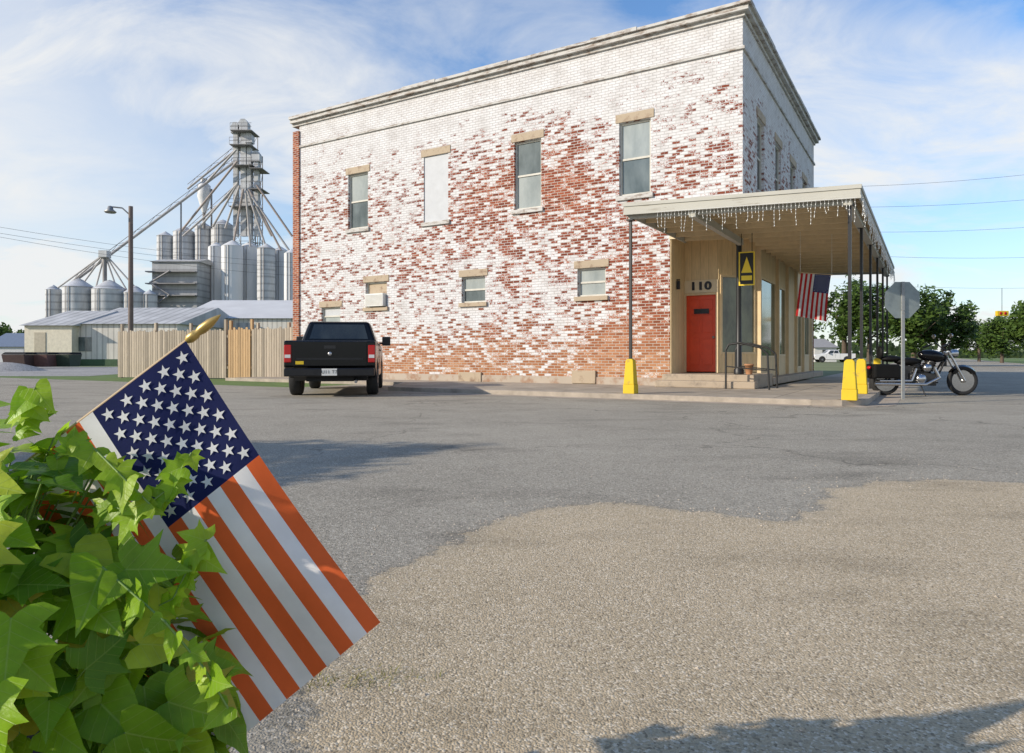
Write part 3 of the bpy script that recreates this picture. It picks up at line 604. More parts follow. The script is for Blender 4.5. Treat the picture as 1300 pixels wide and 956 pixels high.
m=MB(); m.lathe((0,0,0),[(.265,.29),(0,.31)],20); m.build('soil',simple('soil',(.04,.03,.02),.95,bump=.5),t)
m=MB(); g0=gnd(450,866)
for i in range(260):
    p=g0+Vector((rnd.gauss(0,.09),rnd.gauss(0,.03),0)); h=rnd.uniform(.006,.024); a=Vector((rnd.gauss(0,.02),rnd.gauss(0,.02),h)); w=Vector((rnd.uniform(-.003,.003),.001,0)); m.add([p-w,p+w,p+a],[(0,1,2)])
tag(m.build('weed_tuft',simple('dry_weeds',(.20,.19,.06),.9,var=.5,vs=30)),'low dry weeds on the gravel just right of the flag','weeds',kind='stuff')

# ---------------------------------------------------------------- pickup trucks
RUB=simple('tyre_rubber',(.02,.02,.02),.85,bump=.2); RIM=simple('alloy',(.45,.45,.46),.35,.8); CHR=simple('bumper_dark_chrome',(.03,.03,.033),.3,.7); TLR=simple('red_lens',(.45,.01,.01),.2,var=.05); DK=simple('underbody',(.01,.01,.01),.9)
def paintmat(n,c,rg=.2):
    m,nt,b,v=base(n); L(nt,MIX(nt,RAMP(nt,NOI(nt,v,3,6),[(.4,0.),(.8,.08)]),c,tuple(x+.02 for x in c)),b.inputs['Base Color']); b.inputs['Roughness'].default_value=rg; b.inputs['Specular IOR Level'].default_value=.35; return m
def truck(name,label,pm,loc,rz,sc,group=None,black=True):
    t=thing(name,label,'pickup truck',loc,rz,group,sc)
    def arch(cy): return [(cy-.47*math.cos(a),.40+.47*math.sin(a)) for a in [PI*i/10 for i in range(11)]]
    pts=[(0.0,.66),(.45,.50)]+arch(1.15)+arch(4.5)+[(5.35,.42),(5.5,.5),(5.55,.95),(5.42,1.08),(4.2,1.20),(4.0,1.21),(2.02,1.23),(2.0,1.235),(0.0,1.235)]
    MB().prism(pts,lambda a,b:(-.97,a,b),lambda a,b:(.97,a,b)).build('body',pm,t,bevel=.035)
    MB().box(-.78,.78,.15,5.3,.36,.72).box(-.5,.5,.0,.2,.35,.5).build('chassis',DK,t)
    MB().box(-.85,.85,.08,1.9,1.2365,1.24).build('bed_cover',simple('bed_liner',(.02,.02,.02),.8),t)
    b4=[(-.92,2.08,1.215),(.92,2.08,1.215),(.92,4.15,1.2),(-.92,4.15,1.2)]; t4=[(-.73,2.25,1.76),(.73,2.25,1.76),(.73,3.45,1.76),(-.73,3.45,1.76)]
    MB().add(b4+t4,[(0,1,2,3),(7,6,5,4),(0,4,5,1),(1,5,6,2),(2,6,7,3),(3,7,4,0)]).build('cab',pm,t,bevel=.07)
    cc=Vector((0,3.0,1.4))
    def pane(nm,i,j,u0,u1,v0,v1):
        a,b,c,d=Vector(b4[i]),Vector(b4[j]),Vector(t4[j]),Vector(t4[i])
        f=lambda u,v:(a.lerp(b,u)).lerp(d.lerp(c,u),v); n=(b-a).cross(d-a).normalized()
        if n.dot(a-cc)<0:n=-n
        MB().quad(*[f(u,v)+n*.006 for u,v in ((u0,v0),(u1,v0),(u1,v1),(u0,v1))]).build(nm,GLDK,t)
    pane('rear_window',0,1,.1,.9,.2,.86); pane('side_window',1,2,.08,.42,.12,.86); pane('side_window',1,2,.46,.84,.12,.86); pane('side_window',3,0,.16,.54,.12,.86); pane('side_window',3,0,.58,.92,.12,.86); pane('windscreen',2,3,.06,.94,.1,.9)
    for (x,y) in ((-.86,1.15),(.86,1.15),(-.86,4.5),(.86,4.5)):
        o=MB().lathe((x,y,.39),[(.22,-.12),(.36,-.13),(.39,-.10),(.39,.10),(.36,.13),(.22,.12)],28,'x').build('wheel',RUB,t)
        s=1 if x>0 else -1; q=MB(); q.lathe((x,y,.39),[(.0,.02*s),(.22,.03*s),(.23,.115*s),(.20,.115*s)],20,'x')
        for k in range(5):
            a=2*PI*k/5; q.tube((x+.09*s,y,.39),(x+.10*s,y+.2*math.cos(a),.39+.2*math.sin(a)),.035,.03,6)
        q.build('rim',RIM,o)
    g=MB().box(-.78,.78,-.03,-.002,.68,1.22).build('tailgate',pm,t,bevel=.012)
    MB().box(-.70,.70,-.036,-.031,.82,.86).build('trim_strip',CHR,g)
    MB().box(-.12,.12,-.042,-.031,1.06,1.13).build('tailgate_handle',BLK,g)
    em=MB(); em.lathe((0,-.036,.95),[(0,-.008),(.038,-.006),(.042,.0)],16,'y'); em.build('emblem',RIM,g)
    MB().box(-.95,.95,-.14,-.032,.46,.64).build('rear_bumper',CHR,t,bevel=.025)
    MB().box(-.9,.9,5.5,5.62,.45,.66).build('front_bumper',CHR,t,bevel=.03)
    MB().box(-.6,.6,5.545,5.57,.7,.95).build('grille',CHR,t)
    for s in (-1,1):
        x=s*.885; MB().box(x-.075,x+.075,-.025,.12,.76,1.14).build('tail_light',TLR,t,bevel=.015)
        MB().box(x-.06,x+.06,-.031,-.026,.86,.93).build('reverse_light',WHT,t)
        MB().box(s*.8-.12,s*.8+.12,5.47,5.565,.72,.93).build('headlight',WHT,t,bevel=.02)
        q=MB(); q.box(s*1.12-.11,s*1.12+.11,3.55,3.64,1.18,1.42); q.box(min(s*.93,s*1.05),max(s*.93,s*1.05),3.57,3.61,1.22,1.27); q.build('wing_mirror',BLK,t,bevel=.02)
        for yy in (2.6,3.0): MB().box(s*.975-.008,s*.975+.012,yy+.05,yy+.2,1.03,1.07).build('door_handle',BLK,t)
        q=MB(); 
        for yy in (2.1,2.75,3.95): q.box(s*.972-.003,s*.972+.003,yy,yy+.012,.6,1.19)
        q.build('door_seam',DK,t)
    pb=MB().box(-.16,.16,-.152,-.142,.48,.63).build('licence_plate',WHT,t); text('plate_number','U11 T7',.10,BLK,pb,Matrix.Translation((0,-.156,.555))@Matrix.Rotation(R(90),4,'X'),.001)
    if black: MB().box(-.72,-.55,-.036,-.031,.72,.79).build('sticker',YEL,g)
    MB().tube((.55,.15,.36),(.55,-.05,.34),.035).build('exhaust_pipe',RIM,t)
    return t
truck('pickup_truck','black pickup truck parked nose in at the brick wall, tailgate towards us',paintmat('black_car_paint',(.0022,.0024,.003)),(at(419,452,15.0).x,15.0,0),R(9),1)
tw=at(1058,452,98); truck('pickup_truck','distant white pickup truck seen between the canopy posts by the trees',paintmat('white_car_paint',(.7,.7,.7)),(tw.x+2.8,98,0.0),R(84),1,black=False)

# ---------------------------------------------------------------- motorcycle
def moto():
    a=at(1123,452,15.9); t=thing('motorcycle','black cruiser motorcycle parked behind the stop sign pole','motorcycle',(a.x,a.y,0),R(-4),sc=1.02)
    CH=simple('chrome',(.5,.5,.5),.15,.95,var=.05); EN=simple('dark_engine_metal',(.05,.05,.05),.35,.6); BP=paintmat('motorcycle_paint',(.002,.002,.003),.12); LE=simple('saddle_leather',(.006,.006,.006),.6,spec=.2)
    for i,x in enumerate((0,1.68)):
        r=.33 if i else .32; w=.055 if i else .085; q=MB()
        q.lathe((x,0,r),[(r-.09,-w*.6),(r-.04,-w),(r-.01,-w*.6),(r,0),(r-.01,w*.6),(r-.04,w),(r-.09,w*.6)],36,'y'); o=q.build('wheel',RUB,t)
        q=MB(); q.lathe((x,0,r),[(r-.09,-w*.62),(r-.115,-.02),(r-.115,.02),(r-.09,w*.62)],32,'y'); q.lathe((x,0,r),[(0,-.07),(.045,-.07),(.045,.07),(0,.07)],14,'y')
        for k in range(14):
            an=2*PI*k/14; q.tube((x,.03*(-1)**k,r),(x+(r-.1)*math.cos(an),0,r+(r-.1)*math.sin(an)),.005,n=4)
        q.build('spoked_rim',CH,o)
        q=MB(); n=12
        for k in range(n):
            a0=R(10 if not i else 35)+R(160 if not i else 110)*k/n; a1=R(10 if not i else 35)+R(160 if not i else 110)*(k+1)/n; rr=r+.03
            pp=[(x+(rr-(.05 if abs(y)>.05 else 0))*math.cos(an),y,r+(rr-(.05 if abs(y)>.05 else 0))*math.sin(an)) for an in (a0,a1) for y in (-w-.03,0,w+.03)]
            q.add(pp,[(0,1,4,3),(1,2,5,4)],0,True)
            for yy in (-w-.03,w+.03):
                q.add([(x+(rr-dr)*math.cos(an),yy,r+(rr-dr)*math.sin(an)) for an,dr in ((a0,.05),(a1,.05),(a1,.12),(a0,.12))],[(0,1,2,3)])
        q.build('fender',BP,t)
    q=MB(); q.path([(0,-.13,.32),(.5,-.13,.3),(1.05,-.1,.32),(1.32,-.05,.85),(1.28,0,.92),(.75,0,.78),(.25,-.1,.6),(0,-.13,.32)],.02); q.path([(0,.13,.32),(.5,.13,.3),(1.05,.1,.32),(1.32,.05,.85)],.02); q.build('frame',BLK,t)
    q=MB(); 
    for s in (-.1,.1): q.tube((1.68,s,.33),(1.34,s*.9,.98),.026,.024,10)
    q.tube((1.36,-.13,.93),(1.36,.13,.93),.025); q.build('fork',CH,t)
    q=MB(); q.box(.48,1.05,-.14,.14,.22,.5); q.tube((.78,0,.42),(.62,0,.78),.11,.10,14); q.tube((.8,0,.42),(1.02,0,.76),.11,.10,14)
    for k in range(5):
        f=.25+k*.16; q.tube(Vector((.78,0,.42)).lerp(Vector((.62,0,.76)),f),Vector((.78,0,.42)).lerp(Vector((.62,0,.76)),f+.05),.13,n=14); q.tube(Vector((.8,0,.42)).lerp(Vector((1.0,0,.74)),f),Vector((.8,0,.42)).lerp(Vector((1.0,0,.74)),f+.05),.13,n=14)
    q.box(.2,.6,-.1,.1,.34,.66)
    q.build('engine',EN,t,bevel=.01)
    MB().lathe((.72,-.18,.37),[(0,-.03),(.10,-.02),(.12,.04)],20,'y').build('engine_cover',CH,t); MB().lathe((.84,-.17,.62),[(0,-.05),(.08,-.04),(.09,.04)],18,'y').build('air_cleaner',CH,t)
    q=MB(); q.ell((1.02,0,.88),.31,.16,.14,18,10,rot=R(-8)); q.build('fuel_tank',BP,t)
    q=MB(); q.ell((.50,0,.76),.30,.17,.09,16,8); q.ell((.14,0,.82),.24,.13,.075,14,8); q.ell((-.10,0,.96),.05,.13,.15,12,8); q.build('seat',LE,t)
    for s in (-1,1): MB().box(-.34,.22,s*.2-.08,s*.2+.08,.38,.70).build('saddlebag',LE,t,bevel=.04)
    q=MB(); q.path([(1.0,-.15,.62),(1.1,-.17,.4),(.8,-.19,.25),(-.30,-.2,.26)],.035,10); q.path([(.62,-.14,.6),(.5,-.18,.33),(-.2,-.2,.33)],.03,10); q.build('exhaust',CH,t)
    q=MB(); q.path([(1.10,-.38,1.10),(1.26,-.28,1.18),(1.34,-.1,1.02),(1.34,.1,1.02),(1.26,.28,1.18),(1.10,.38,1.10)],.014,8); q.tube((1.04,-.40,1.08),(1.16,-.35,1.13),.022); q.tube((1.04,.40,1.08),(1.16,.35,1.13),.022)
    for s in (-1,1): q.tube((1.27,s*.28,1.16),(1.25,s*.34,1.30),.006); 
    q.build('handlebar',BLK,t)
    for s in (-1,1): MB().ell((1.25,s*.35,1.33),.02,.08,.05).build('mirror',CH,t)
    q=MB(); q.lathe((0,0,0),[(0,-.12),(.06,-.1),(.09,-.02),(.09,.05),(.085,.06)],18,'x'); o=q.build('headlight',CH,t); o.location=(1.5,0,.94); MB().lathe((0,0,0),[(0,.075),(.08,.062)],18,'x').build('headlight_lens',WHT,o)
    MB().ell((-.34,0,.62),.04,.07,.04).build('tail_light',TLR,t)
    MB().tube((.7,-.15,.25),(.72,-.33,.012),.012).build('kick_stand',BLK,t)
    for s in (-1,1): MB().tube((.95,s*.13,.3),(.98,s*.32,.3),.02).build('foot_peg',BLK,t)
moto()
sg=at(1147,452,14.4); t=thing('stop_sign','octagonal stop sign seen from its bare grey back','road sign',(sg.x,sg.y,0),R(4))
q=MB(); q.box(-.03,.03,.0,.035,0,2.45); q.build('pole',worn('galvanised_pole',(.36,.38,.38),(.25,.22,.18),.4,8.,metal=.3),t)
oc=[(.41*math.cos(R(22.5+45*k))*1.0,2.07+.41*math.sin(R(22.5+45*k))) for k in range(8)]
pb=MB().prism(oc,lambda a,b:(a,.036,b),lambda a,b:(a,.042,b)).build('sign_back',simple('grey_aluminium',(.24,.28,.28),.5,.2),t)
MB().prism(oc,lambda a,b:(a*.99,.043,2.07+(b-2.07)*.99),lambda a,b:(a*.99,.045,2.07+(b-2.07)*.99)).build('sign_face',TLR,pb)
text('sign_word','STOP',.3,WHT,pb,Matrix.Translation((0,.048,2.07))@Matrix.Rotation(PI,4,'Z')@Matrix.Rotation(R(90),4,'X'),.001)
q=MB(); q.tube((0,-.012,1.85),(0,.036,1.85),.012).tube((0,-.012,2.3),(0,.036,2.3),.012); q.build('bolt',IRON,t)

# ---------------------------------------------------------------- fence
def fence(name,label,px0,px1,Y0,Y1,top,mat,posts,proud=0):
    a=at(px0,452,Y0); a.z=0; b=at(px1,452,Y1); b.z=0; ln=(b-a).length; t=thing(name,label,'fence',a,math.atan2(b.y-a.y,b.x-a.x))
    q=MB(); x=0
    while x<ln-.05:
        h=top+random.uniform(-.05,.05); q.prism([(x,.03),(x+.1,.03),(x+.1,h-.03),(x+.075,h),(x+.025,h),(x,h-.03)],lambda u,v:(u,-.02,v),lambda u,v:(u,0,v)); x+=.115
    q.build('board_panel',mat,t)
    q=MB()
    for z in (.4,top-.3): q.box(0,ln,.001,.05,z,z+.09)
    q.build('rail',mat,t)
    for p in posts: x=ln*p; MB().box(x-.05,x+.05,.052,.15,0,top+random.uniform(.2,.42)).build('fence_post',mat,t)
    return t
fence('wooden_fence','pale weathered board fence stretching left of the orange gate section',150,289,28.5,27.2,1.93,FENCEM,[.02,.34,.66,.97])
fence('wooden_gate','orange toned board gate section between paler fence stretches',290,319,27.2,26.9,1.98,FENCE2,[.04,.96])
fence('wooden_fence','pale board fence stretch joining the rear corner of the brick building',320,373,26.9,26.3,1.98,FENCEM,[.1,.85])
a=at(166,452,33); t=thing('street_lamp','tall wooden pole street lamp with a short arm behind the fence','street lamp',(a.x,33,0))
MB().tube((0,0,0),(0,0,8.05),.13,.10,10).build('pole',simple('grey_pole_wood',(.20,.16,.14),.85),t); MB().path([(0,0,7.6),(-.35,-.1,7.95),(-.75,-.2,7.98)],.035).build('arm',IRON,t)
q=MB(); q.lathe((-.85,-.22,7.75),[(.02,.28),(.10,.25),(.14,.1),(.27,.0),(.22,-.06),(0,-.09)],18); q.build('lamp_head',IRON,t)

# ---------------------------------------------------------------- grain elevator
YE=110.; ppm=F/YE
def e(px,py,dy=0): return at(px,py,YE+dy)
def silo(px,hw,pt_,pb,dy,label,mat=SILO,cone=.5,group='upright grain bins of the elevator',legs=0):
    a=e(px,452,dy); Yq=YE+dy; r=hw/F*Yq; zt=H+(HY-pt_)/F*Yq; zb=max(0,H+(HY-pb)/F*Yq)
    t=thing('grain_silo',label,'silo',(a.x,a.y,0),0,group)
    MB().lathe((0,0,0),[(r,zb),(r,zt)],28).build('shell',mat,t)
    MB().lathe((0,0,0),[(r*1.03,zt),(r*.25,zt+r*cone),(0.01,zt+r*cone+.2)],28).build('roof',mat,t)
    q=MB(); q.tube((-r*.3,-r*1.02,zb),(-r*.3,-r*1.02,zt),.05,n=4).tube((-r*.3+.5,-r*1.02,zb),(-r*.3+.5,-r*1.02,zt),.05,n=4); q.build('ladder',STEEL,t)
    if zb>1:
        q=MB(); q.lathe((0,0,0),[(r*.3,zb-r*1.2),(r,zb)],20); q.build('hopper',mat,t)
        q=MB()
        for k in range(4): an=PI/4+k*PI/2; q.tube((r*math.cos(an),r*math.sin(an),0),(r*math.cos(an),r*math.sin(an),zb),.15,n=5)
        q.build('leg_frame',STEEL,t)
ords=['first','second','third','fourth','fifth','sixth','seventh']
for i,(px,hw,a_,b_) in enumerate(((275,10,314,400),(295,13,313,400),(317,12,314,400),(338,11,316,400),(356,10,319,400),(370,9,322,400))):
    silo(px,hw,a_,b_,-2 if i%2 else 1,ords[i]+' silo from the left in the front row of tall pale silos',SILOW if i!=3 else SILO)
for i,(px,hw,a_,b_) in enumerate(((210,10,300,400),(234,13,295,400),(258,10,288,400),(283,14,287,400))):
    silo(px,hw,a_,b_,6,ords[i]+' silo from the left in the taller rear row of silos',SILO)
for i,(px,hw,a_,b_) in enumerate(((68,9,368,452),(100,18,365,452),(139,20,368,452),(172,14,372,452),(190,9,374,452))):
    silo(px,hw,a_,b_,-8,ords[i]+' squat bin from the left behind the white shed',SILO,.55,'squat round bins behind the shed')
def lattice(q,px0,px1,pt_,pb,dy,w=.13):
    a=e(px0,pt_,dy); b=e(px1,pt_,dy); zb=max(0,e(px0,pb,dy).z); dz=a.z-zb; n=max(3,int(dz/2.8)); dp=(b.x-a.x)
    cs=[(a.x,a.y),(b.x,a.y),(b.x,a.y+dp),(a.x,a.y+dp)]
    for c in cs: q.tube((*c,zb),(*c,a.z),w*.6,n=4)
    for k in range(n):
        z0=zb+dz*k/n; z1=zb+dz*(k+1)/n
        for j in range(4):
            c0,c1=cs[j],cs[(j+1)%4]; q.tube((*c0,z0),(*c1,z0),w*.35,n=4); q.tube((*c0,z0),(*c1,z1),w*.3,n=4)
t=thing('elevator_tower','tall grey bucket elevator tower with platforms above the silos','grain elevator',(0,0,0))
q=MB(); lattice(q,297,319,165,400,2); lattice(q,321,330,196,330,1); q.build('lattice_frame',STEEL,t)
for (x,pt_,w) in ((300,162,2.2),(310,158,2.6),(317,174,1.9),(326,198,2.1)):
    q=MB(); a=e(x,pt_,0); b=e(x,300,0); q.box(a.x-w*.16,a.x+w*.16,a.y-.4,a.y+.4,b.z,a.z); q.build('elevator_leg',SILO,t)
    q=MB(); q.box(a.x-w*.3,a.x+w*.3,a.y-.6,a.y+.6,a.z-1.0,a.z+.1); q.prism([(a.x-w*.3,a.z+.1),(a.x+w*.3,a.z+.1),(a.x+w*.12,a.z+.7),(a.x-w*.12,a.z+.7)],lambda u,v:(u,a.y-.6,v),lambda u,v:(u,a.y+.6,v)); q.build('head_box',SILO,t)
for (x0_,x1_,py) in ((294,321,166),(293,320,184),(296,322,210),(318,334,214),(318,334,240),(292,326,262)):
    q=MB(); a=e(x0_,py,-1);b=e(x1_,py,-1); q.box(a.x,b.x,a.y-.6,a.y+3,a.z-.1,a.z)
    for zz in (.5,1.05): q.tube((a.x,a.y-.6,a.z+zz),(b.x,a.y-.6,a.z+zz),.04,n=4)
    x=a.x
    while x<b.x: q.tube((x,a.y-.6,a.z),(x,a.y-.6,a.z+1.05),.03,n=4); x+=.9
    q.build('platform',STEEL,t)
for (a_,b_) in (((302,232),(252,290)),((302,232),(270,288)),((304,236),(286,290)),((309,240),(296,312)),((312,245),(318,313)),((314,242),(338,315)),((316,240),(357,318)),((320,250),(370,322)),((325,262),(345,300)),((300,190),(262,232)),((301,205),(228,296)),((326,235),(371,300))):
    q=MB(); q.tube(e(*a_,-2),e(*b_,-1),.17,n=8); q.build('spout',RUST if (a_[0]+b_[0])%2 else PIPE,t)
t=thing('cyclone','pale dust cyclone hopper standing left of the elevator tower','cyclone',e(259,290,1)); o0=e(259,290,1)
q=MB(); s_=lambda py:e(259,py,1).z-o0.z; q.lathe((0,0,0),[(.3,s_(270)),(1.0,s_(250)),(1.0,s_(236)),(.5,s_(232)),(.5,s_(227))],16); q.build('cone',SILOW,t)
q=MB(); q.tube((0,0,0),(0,0,s_(268)),.25,n=6); q.tube((1.2,0,0),(1.2,0,s_(240)),.15,n=5); q.build('support',STEEL,t)
def conv(label,a,b,dy0=0,dy1=0,w=.45,sup=()):
    A=e(*a,dy0);Bq=e(*b,dy1); t=thing('conveyor',label,'conveyor',A,0,'sloping conveyors of the grain elevator'); q=MB(); z=Vector((0,0,.75)); d=Bq-A; n=int(d.length/3.2)
    q.tube(z,d+z,.045,n=5)
    for k in range(n): q.tube(d*(k/n),d*((k+.5)/n)+z,.03,n=4); q.tube(d*((k+.5)/n)+z,d*((k+1)/n),.03,n=4)
    q.build('truss',STEEL,t); MB().tube(z*0,d,w*.42,n=8).build('tube',PIPE,t)
    for k in sup: p=A.lerp(Bq,k)-A; MB().tube((p.x,p.y,-A.z),p,.12,n=5).build('support',STEEL,t)
conv('long lower conveyor rising from the squat bins to the tower',(88,362),(297,206),-8,1,.5,(.66,))
conv('short upper conveyor sloping down left from the tower head',(238,240),(302,188),0,1,.4)
conv('steep conveyor between the cyclone and the tower base',(232,300),(300,240),0,1,.4)
hd=e(133,322,-8); t=thing('distributor_tower','small distributor head with spouts fanning down to squat bins','grain elevator',(hd.x,hd.y,0))
MB().tube((0,0,0),(0,0,hd.z),.3,n=8).build('leg',STEEL,t); MB().box(-.6,.6,-.6,.6,hd.z-.6,hd.z+.4).build('head',SILO,t)
for p in ((70,368),(86,362),(104,362),(122,364),(148,366),(162,370),(180,374)):
    MB().tube((0,0,hd.z),e(*p,-8)-Vector((hd.x,hd.y,0)),.12,n=6).build('spout',PIPE,t)
def boxb(name,label,px0,px1,pt_,Y,dep,wm,rm,rise=0,cat='building',doors=(),ridge='x',inset=0,bands=False):
    a=at(px0,pt_,Y); b=at(px1,pt_,Y); z=a.z; t=thing(name,label,cat,((a.x+b.x)/2,Y,0)); w=(b.x-a.x)/2
    MB().box(-w,w,0,dep,0,z).build('wall',wm,t); e_=.3
    if ridge=='x': MB().prism([(-e_,z-.02),(dep+e_,z-.02),(dep/2,z+rise)],lambda u,v:(-w-e_,u,v),lambda u,v:(w+e_-inset,u,v)).build('roof',rm,t)
    elif ridge=='y': MB().prism([(-w-e_,z-.02),(w+e_,z-.02),(0,z+rise)],lambda u,v:(u,-e_,v),lambda u,v:(u,dep+e_,v)).build('roof',rm,t)
    for d in doors:
        k0=at(d[0],452,Y).x-(a.x+b.x)/2; k1=at(d[1],452,Y).x-(a.x+b.x)/2; z0=max(0.02,at(0,d[3],Y).z); z1=at(0,d[2],Y).z
        MB().box(k0,k1,-.05,-.003,z0,z1).build(d[4],d[5],t)
    return t
boxb('storage_shed','long white metal shed with a grey roof at left',92,225,411,62,16,METW,METG,2.0,doors=((150,160,425,466,'shed_door',BOARD),(100,116,428,446,'window',GLMD),(93,149,456,466,'base_strip',simple('green_base',(.05,.10,.05),.8))))
boxb('storage_shed','lower cream shed wing at the left end of long shed',31,91,413,61,13,simple('cream_siding',(.66,.61,.48),.7),METG,1.7,doors=((44,58,422,464,'shed_door',simple('tan_door',(.45,.40,.30),.7)),))
boxb('metal_warehouse','white warehouse roof showing above the fence by the brick building',226,380,404,72,18,METW,simple('pale_metal_roof',(.58,.58,.57),.7,0,var=.12,vs=.3),2.6,doors=((300,318,410,440,'roller_door',METG),))
t=boxb('mill_house','banded corrugated mill block with stair levels under the silos',193,250,332,105,7,METC,METG,.8)
for py in (345,360,375):
    a=at(193,py,105);b=at(250,py,105); w=(b.x-a.x)/2; MB().box(-w-.5,w+.2,-1.1,-.01,a.z-.15,a.z).build('stair_platform',STEEL,t)
q=MB(); zz=[at(0,p,105).z for p in (393,375,360,345)]; 
for k in range(3): q.tube((-3.2+(k%2)*3,-1.1,zz[k]),(-.2-(k%2)*3,-1.1,zz[k+1]),.15,n=5)
q.build('stair',STEEL,t)
boxb('house','small house with a blue grey roof at the far left edge',-20,30,440,95,9,simple('house_wall',(.55,.56,.58),.8),simple('blue_roof',(.14,.18,.25),.7),2.,ridge='x')
boxb('house','distant white house behind the canopy posts and trees',1034,1062,441,104,9,simple('white_house_wall',(.66,.65,.62),.8),simple('grey_roof',(.3,.29,.28),.8),1.4,ridge='x',doors=((1044,1050,444,452,'window',GLDK),))
for i,(x0_,x1_,c) in enumerate(((4,33,(.06,.035,.03)),(36,62,(.12,.06,.05)),(66,90,(.03,.05,.03)))):
    a=at((x0_+x1_)/2,452,50+i); w=(x1_-x0_)/2/F*50; t=thing('dumpster',['dark brown dumpster at the far left','reddish brown dumpster second from left','dark green dumpster right of the two brown ones'][i],'dumpster',(a.x,a.y,0),0,'dumpsters at the gravel lot')
    dm=simple('dumpster_paint%d'%i,c,.7,var=.3); q=MB(); q.frustum((-w*.92,w*.92,0,1.2,.1),(-w,w,-.2,1.4,1.0)); q.build('bin',dm,t,bevel=.02); q=MB(); q.frustum((-w,w,-.2,1.4,1.01),(-w*.95,w*.95,.1,1.3,1.18)); q.build('lid',DK,t)
g=MB(); g.lathe((0,0,0),[(2.2,0),(1.6,.22),(.9,.42),(.4,.50),(0.01,.53)],18); o=g.build('gravel_heap',LOT); a=at(6,452,42); o.location=(a.x,42,0); tag(o,'low grey gravel heap at the left edge beyond the road','gravel heap')

# ---------------------------------------------------------------- trees
def tree(label,px,Y,ht,cw,seed,group='trees on the right horizon',lf=.26,ncl=60,per=75,bot=.08,loc=None,name='tree'):
    rn=random.Random(seed); a=Vector(loc) if loc else at(px,452,Y); t=thing(name,label,'tree',(a.x,a.y,0),0,group)
    q=MB(); q.tube((0,0,0),(0,0,ht*.35),ht*.035,ht*.024,8); q.tube((0,0,ht*.35),(rn.uniform(-.3,.3),0,ht*.8),ht*.024,.03,7)
    for k in range(7):
        an=rn.uniform(0,6.28); z0=ht*rn.uniform(.25,.5); q.tube((0,0,z0),(math.cos(an)*cw*.33,math.sin(an)*cw*.33,z0+ht*.25),ht*.014,.02,6)
    q.build('trunk',BARK,t); m=MB(); ch=ht*(1-bot); zc=ht*bot+ch/2
    for c in range(ncl):
        d=Vector((rn.gauss(0,1),rn.gauss(0,1),rn.gauss(0,1))).normalized()*rn.random()**.4; wz=1-.25*max(0,d.z)
        cc=Vector((d.x*cw*.44*wz,d.y*cw*.44*wz,zc+d.z*ch*.43)); cr=cw*rn.uniform(.07,.16)
        for i in range(per):
            o=Vector((rn.gauss(0,1),rn.gauss(0,1),rn.gauss(0,.8))); o=o.normalized()*cr*rn.random()**.5
            p=cc+o; u=Vector((rn.gauss(0,1),rn.gauss(0,1),rn.gauss(0,1))).normalized(); v=u.orthogonal().normalized(); s=lf*rn.uniform(.5,1.1)
            m.add([p-u*s,p+v*s*.55,p+u*s,p-v*s*.55],[(0,1,2,3)])
    m.build('crown',FOL,t,recalc=False)
tree('broad leafy tree directly behind the canopy posts',1072,118,15.,12.5,1,lf=.42,bot=.2)
tree('green tree just left of the stop sign between the posts',1104,114,14.,12,2,lf=.42,bot=.12)
tree('large round tree right of the stop sign behind motorcycle',1160,60,7.0,6.2,3)
tree('large tree with full crown above the motorcycle handlebar',1198,62,7.2,6.0,4)
tree('small distant tree on the right with open sky to its left',1243,110,7.0,7.5,5)
tree('round mid distance tree near the right edge',1272,90,6.6,6.5,6)
tree('tall tree cut off by the right edge of view',1320,55,6.4,5.5,7)
tree('small tree far left beyond the blue roofed house',24,130,6.,7,8,'trees on the left horizon',.4)
tree('dark tree at the left frame edge beyond dumpsters',-10,120,7,8,9,'trees on the left horizon',.4)
tree('street tree left of the camera shading the road',0,0,4.1,3.2,10,None,.07,70,140,.50,loc=(-9.3,3.3,0),name='shade_tree')
m=MB(); rn=random.Random(5)
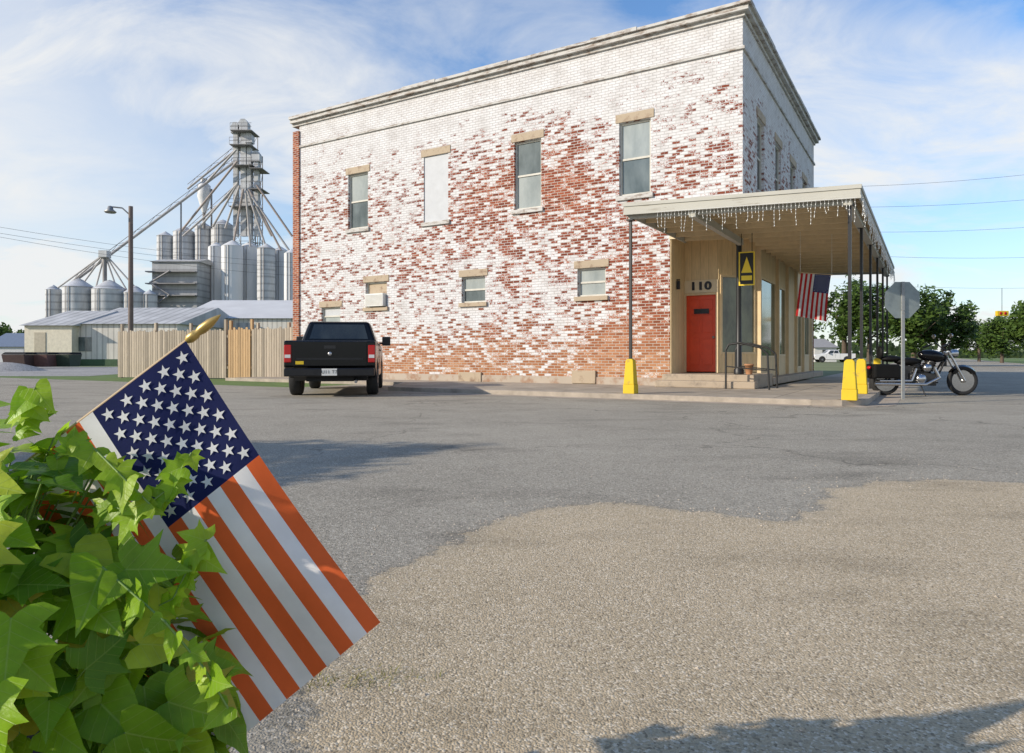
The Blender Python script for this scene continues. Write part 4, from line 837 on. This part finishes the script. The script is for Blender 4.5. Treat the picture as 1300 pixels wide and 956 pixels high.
for i in range(9000):
    x=rn.uniform(-420,420); Y=rn.uniform(300,360); hh=(5+3*math.sin(x*.05)+2*math.sin(x*.17+1))*1.1; p=Vector((x,Y,rn.uniform(0,max(2,hh)))); u=Vector((rn.gauss(0,1),rn.gauss(0,.4),rn.gauss(0,1))).normalized(); v=u.cross(Vector((0,1,0))).normalized(); s=rn.uniform(.8,1.7)
    m.add([p-u*s,p+v*s*.7,p+u*s,p-v*s*.7],[(0,1,2,3)])
tag(m.build('distant_treeline',FOL2,recalc=False),'far off continuous band of trees along the horizon','trees',kind='stuff')
def wire(label,a,b,sag,r=.02,group='overhead wires on the right'):
    o0=(a+b)/2; q=MB(); n=14; pp=[a.lerp(b,i/n)+Vector((0,0,-sag*4*(i/n)*(1-i/n)))-o0 for i in range(n+1)]; q.path(pp,r,4); o=q.build('power_line',BLK); o.location=o0; tag(o,label,'power line',group)
for i,(y0_,y1_) in enumerate(((238,207),(262,242),(292,279),(318,322))):
    wire(ords[i]+' overhead wire from the top in the sky at right',at(1000,y0_,42),at(1420,y1_,38),.35,.009)
for i,(y0_,y1_) in enumerate(((278,335),(286,341),(290,352))):
    wire(ords[i]+' overhead wire from the top crossing the left sky',at(-60,y0_,45),at(420,y1_,75),.6,.013,'overhead wires on the left')
b0=at(1272,398,60); t=thing('traffic_beacon','small yellow signal beacon hanging over the far road','traffic light',b0)
MB().box(-.5,.5,-.15,.15,-.22,.22).build('housing',YEL,t,bevel=.03); MB().lathe((-.2,-.17,0),[(0,-.02),(.13,0),(.13,.02)],12,'y').lathe((.2,-.17,0),[(0,-.02),(.13,0),(.13,.02)],12,'y').build('lens',TLR,t); MB().tube((0,0,.22),(0,0,2.2),.02,n=4).build('hanger',BLK,t)
wire('span wire holding the small signal beacon',at(1272,398,60)+Vector((-14,0,2.6)),at(1272,398,60)+Vector((9,0,2.4)),.3,.012)
u0=b0+Vector((9,0,0)); t=thing('utility_pole','wooden utility pole holding the beacon wire beyond the right edge','utility pole',(u0.x,60,0)); MB().tube((0,0,0),(0,0,9),.15,.11).build('pole',BARK,t); MB().box(-1,1,-.06,.06,8.2,8.35).build('crossarm',BARK,t)
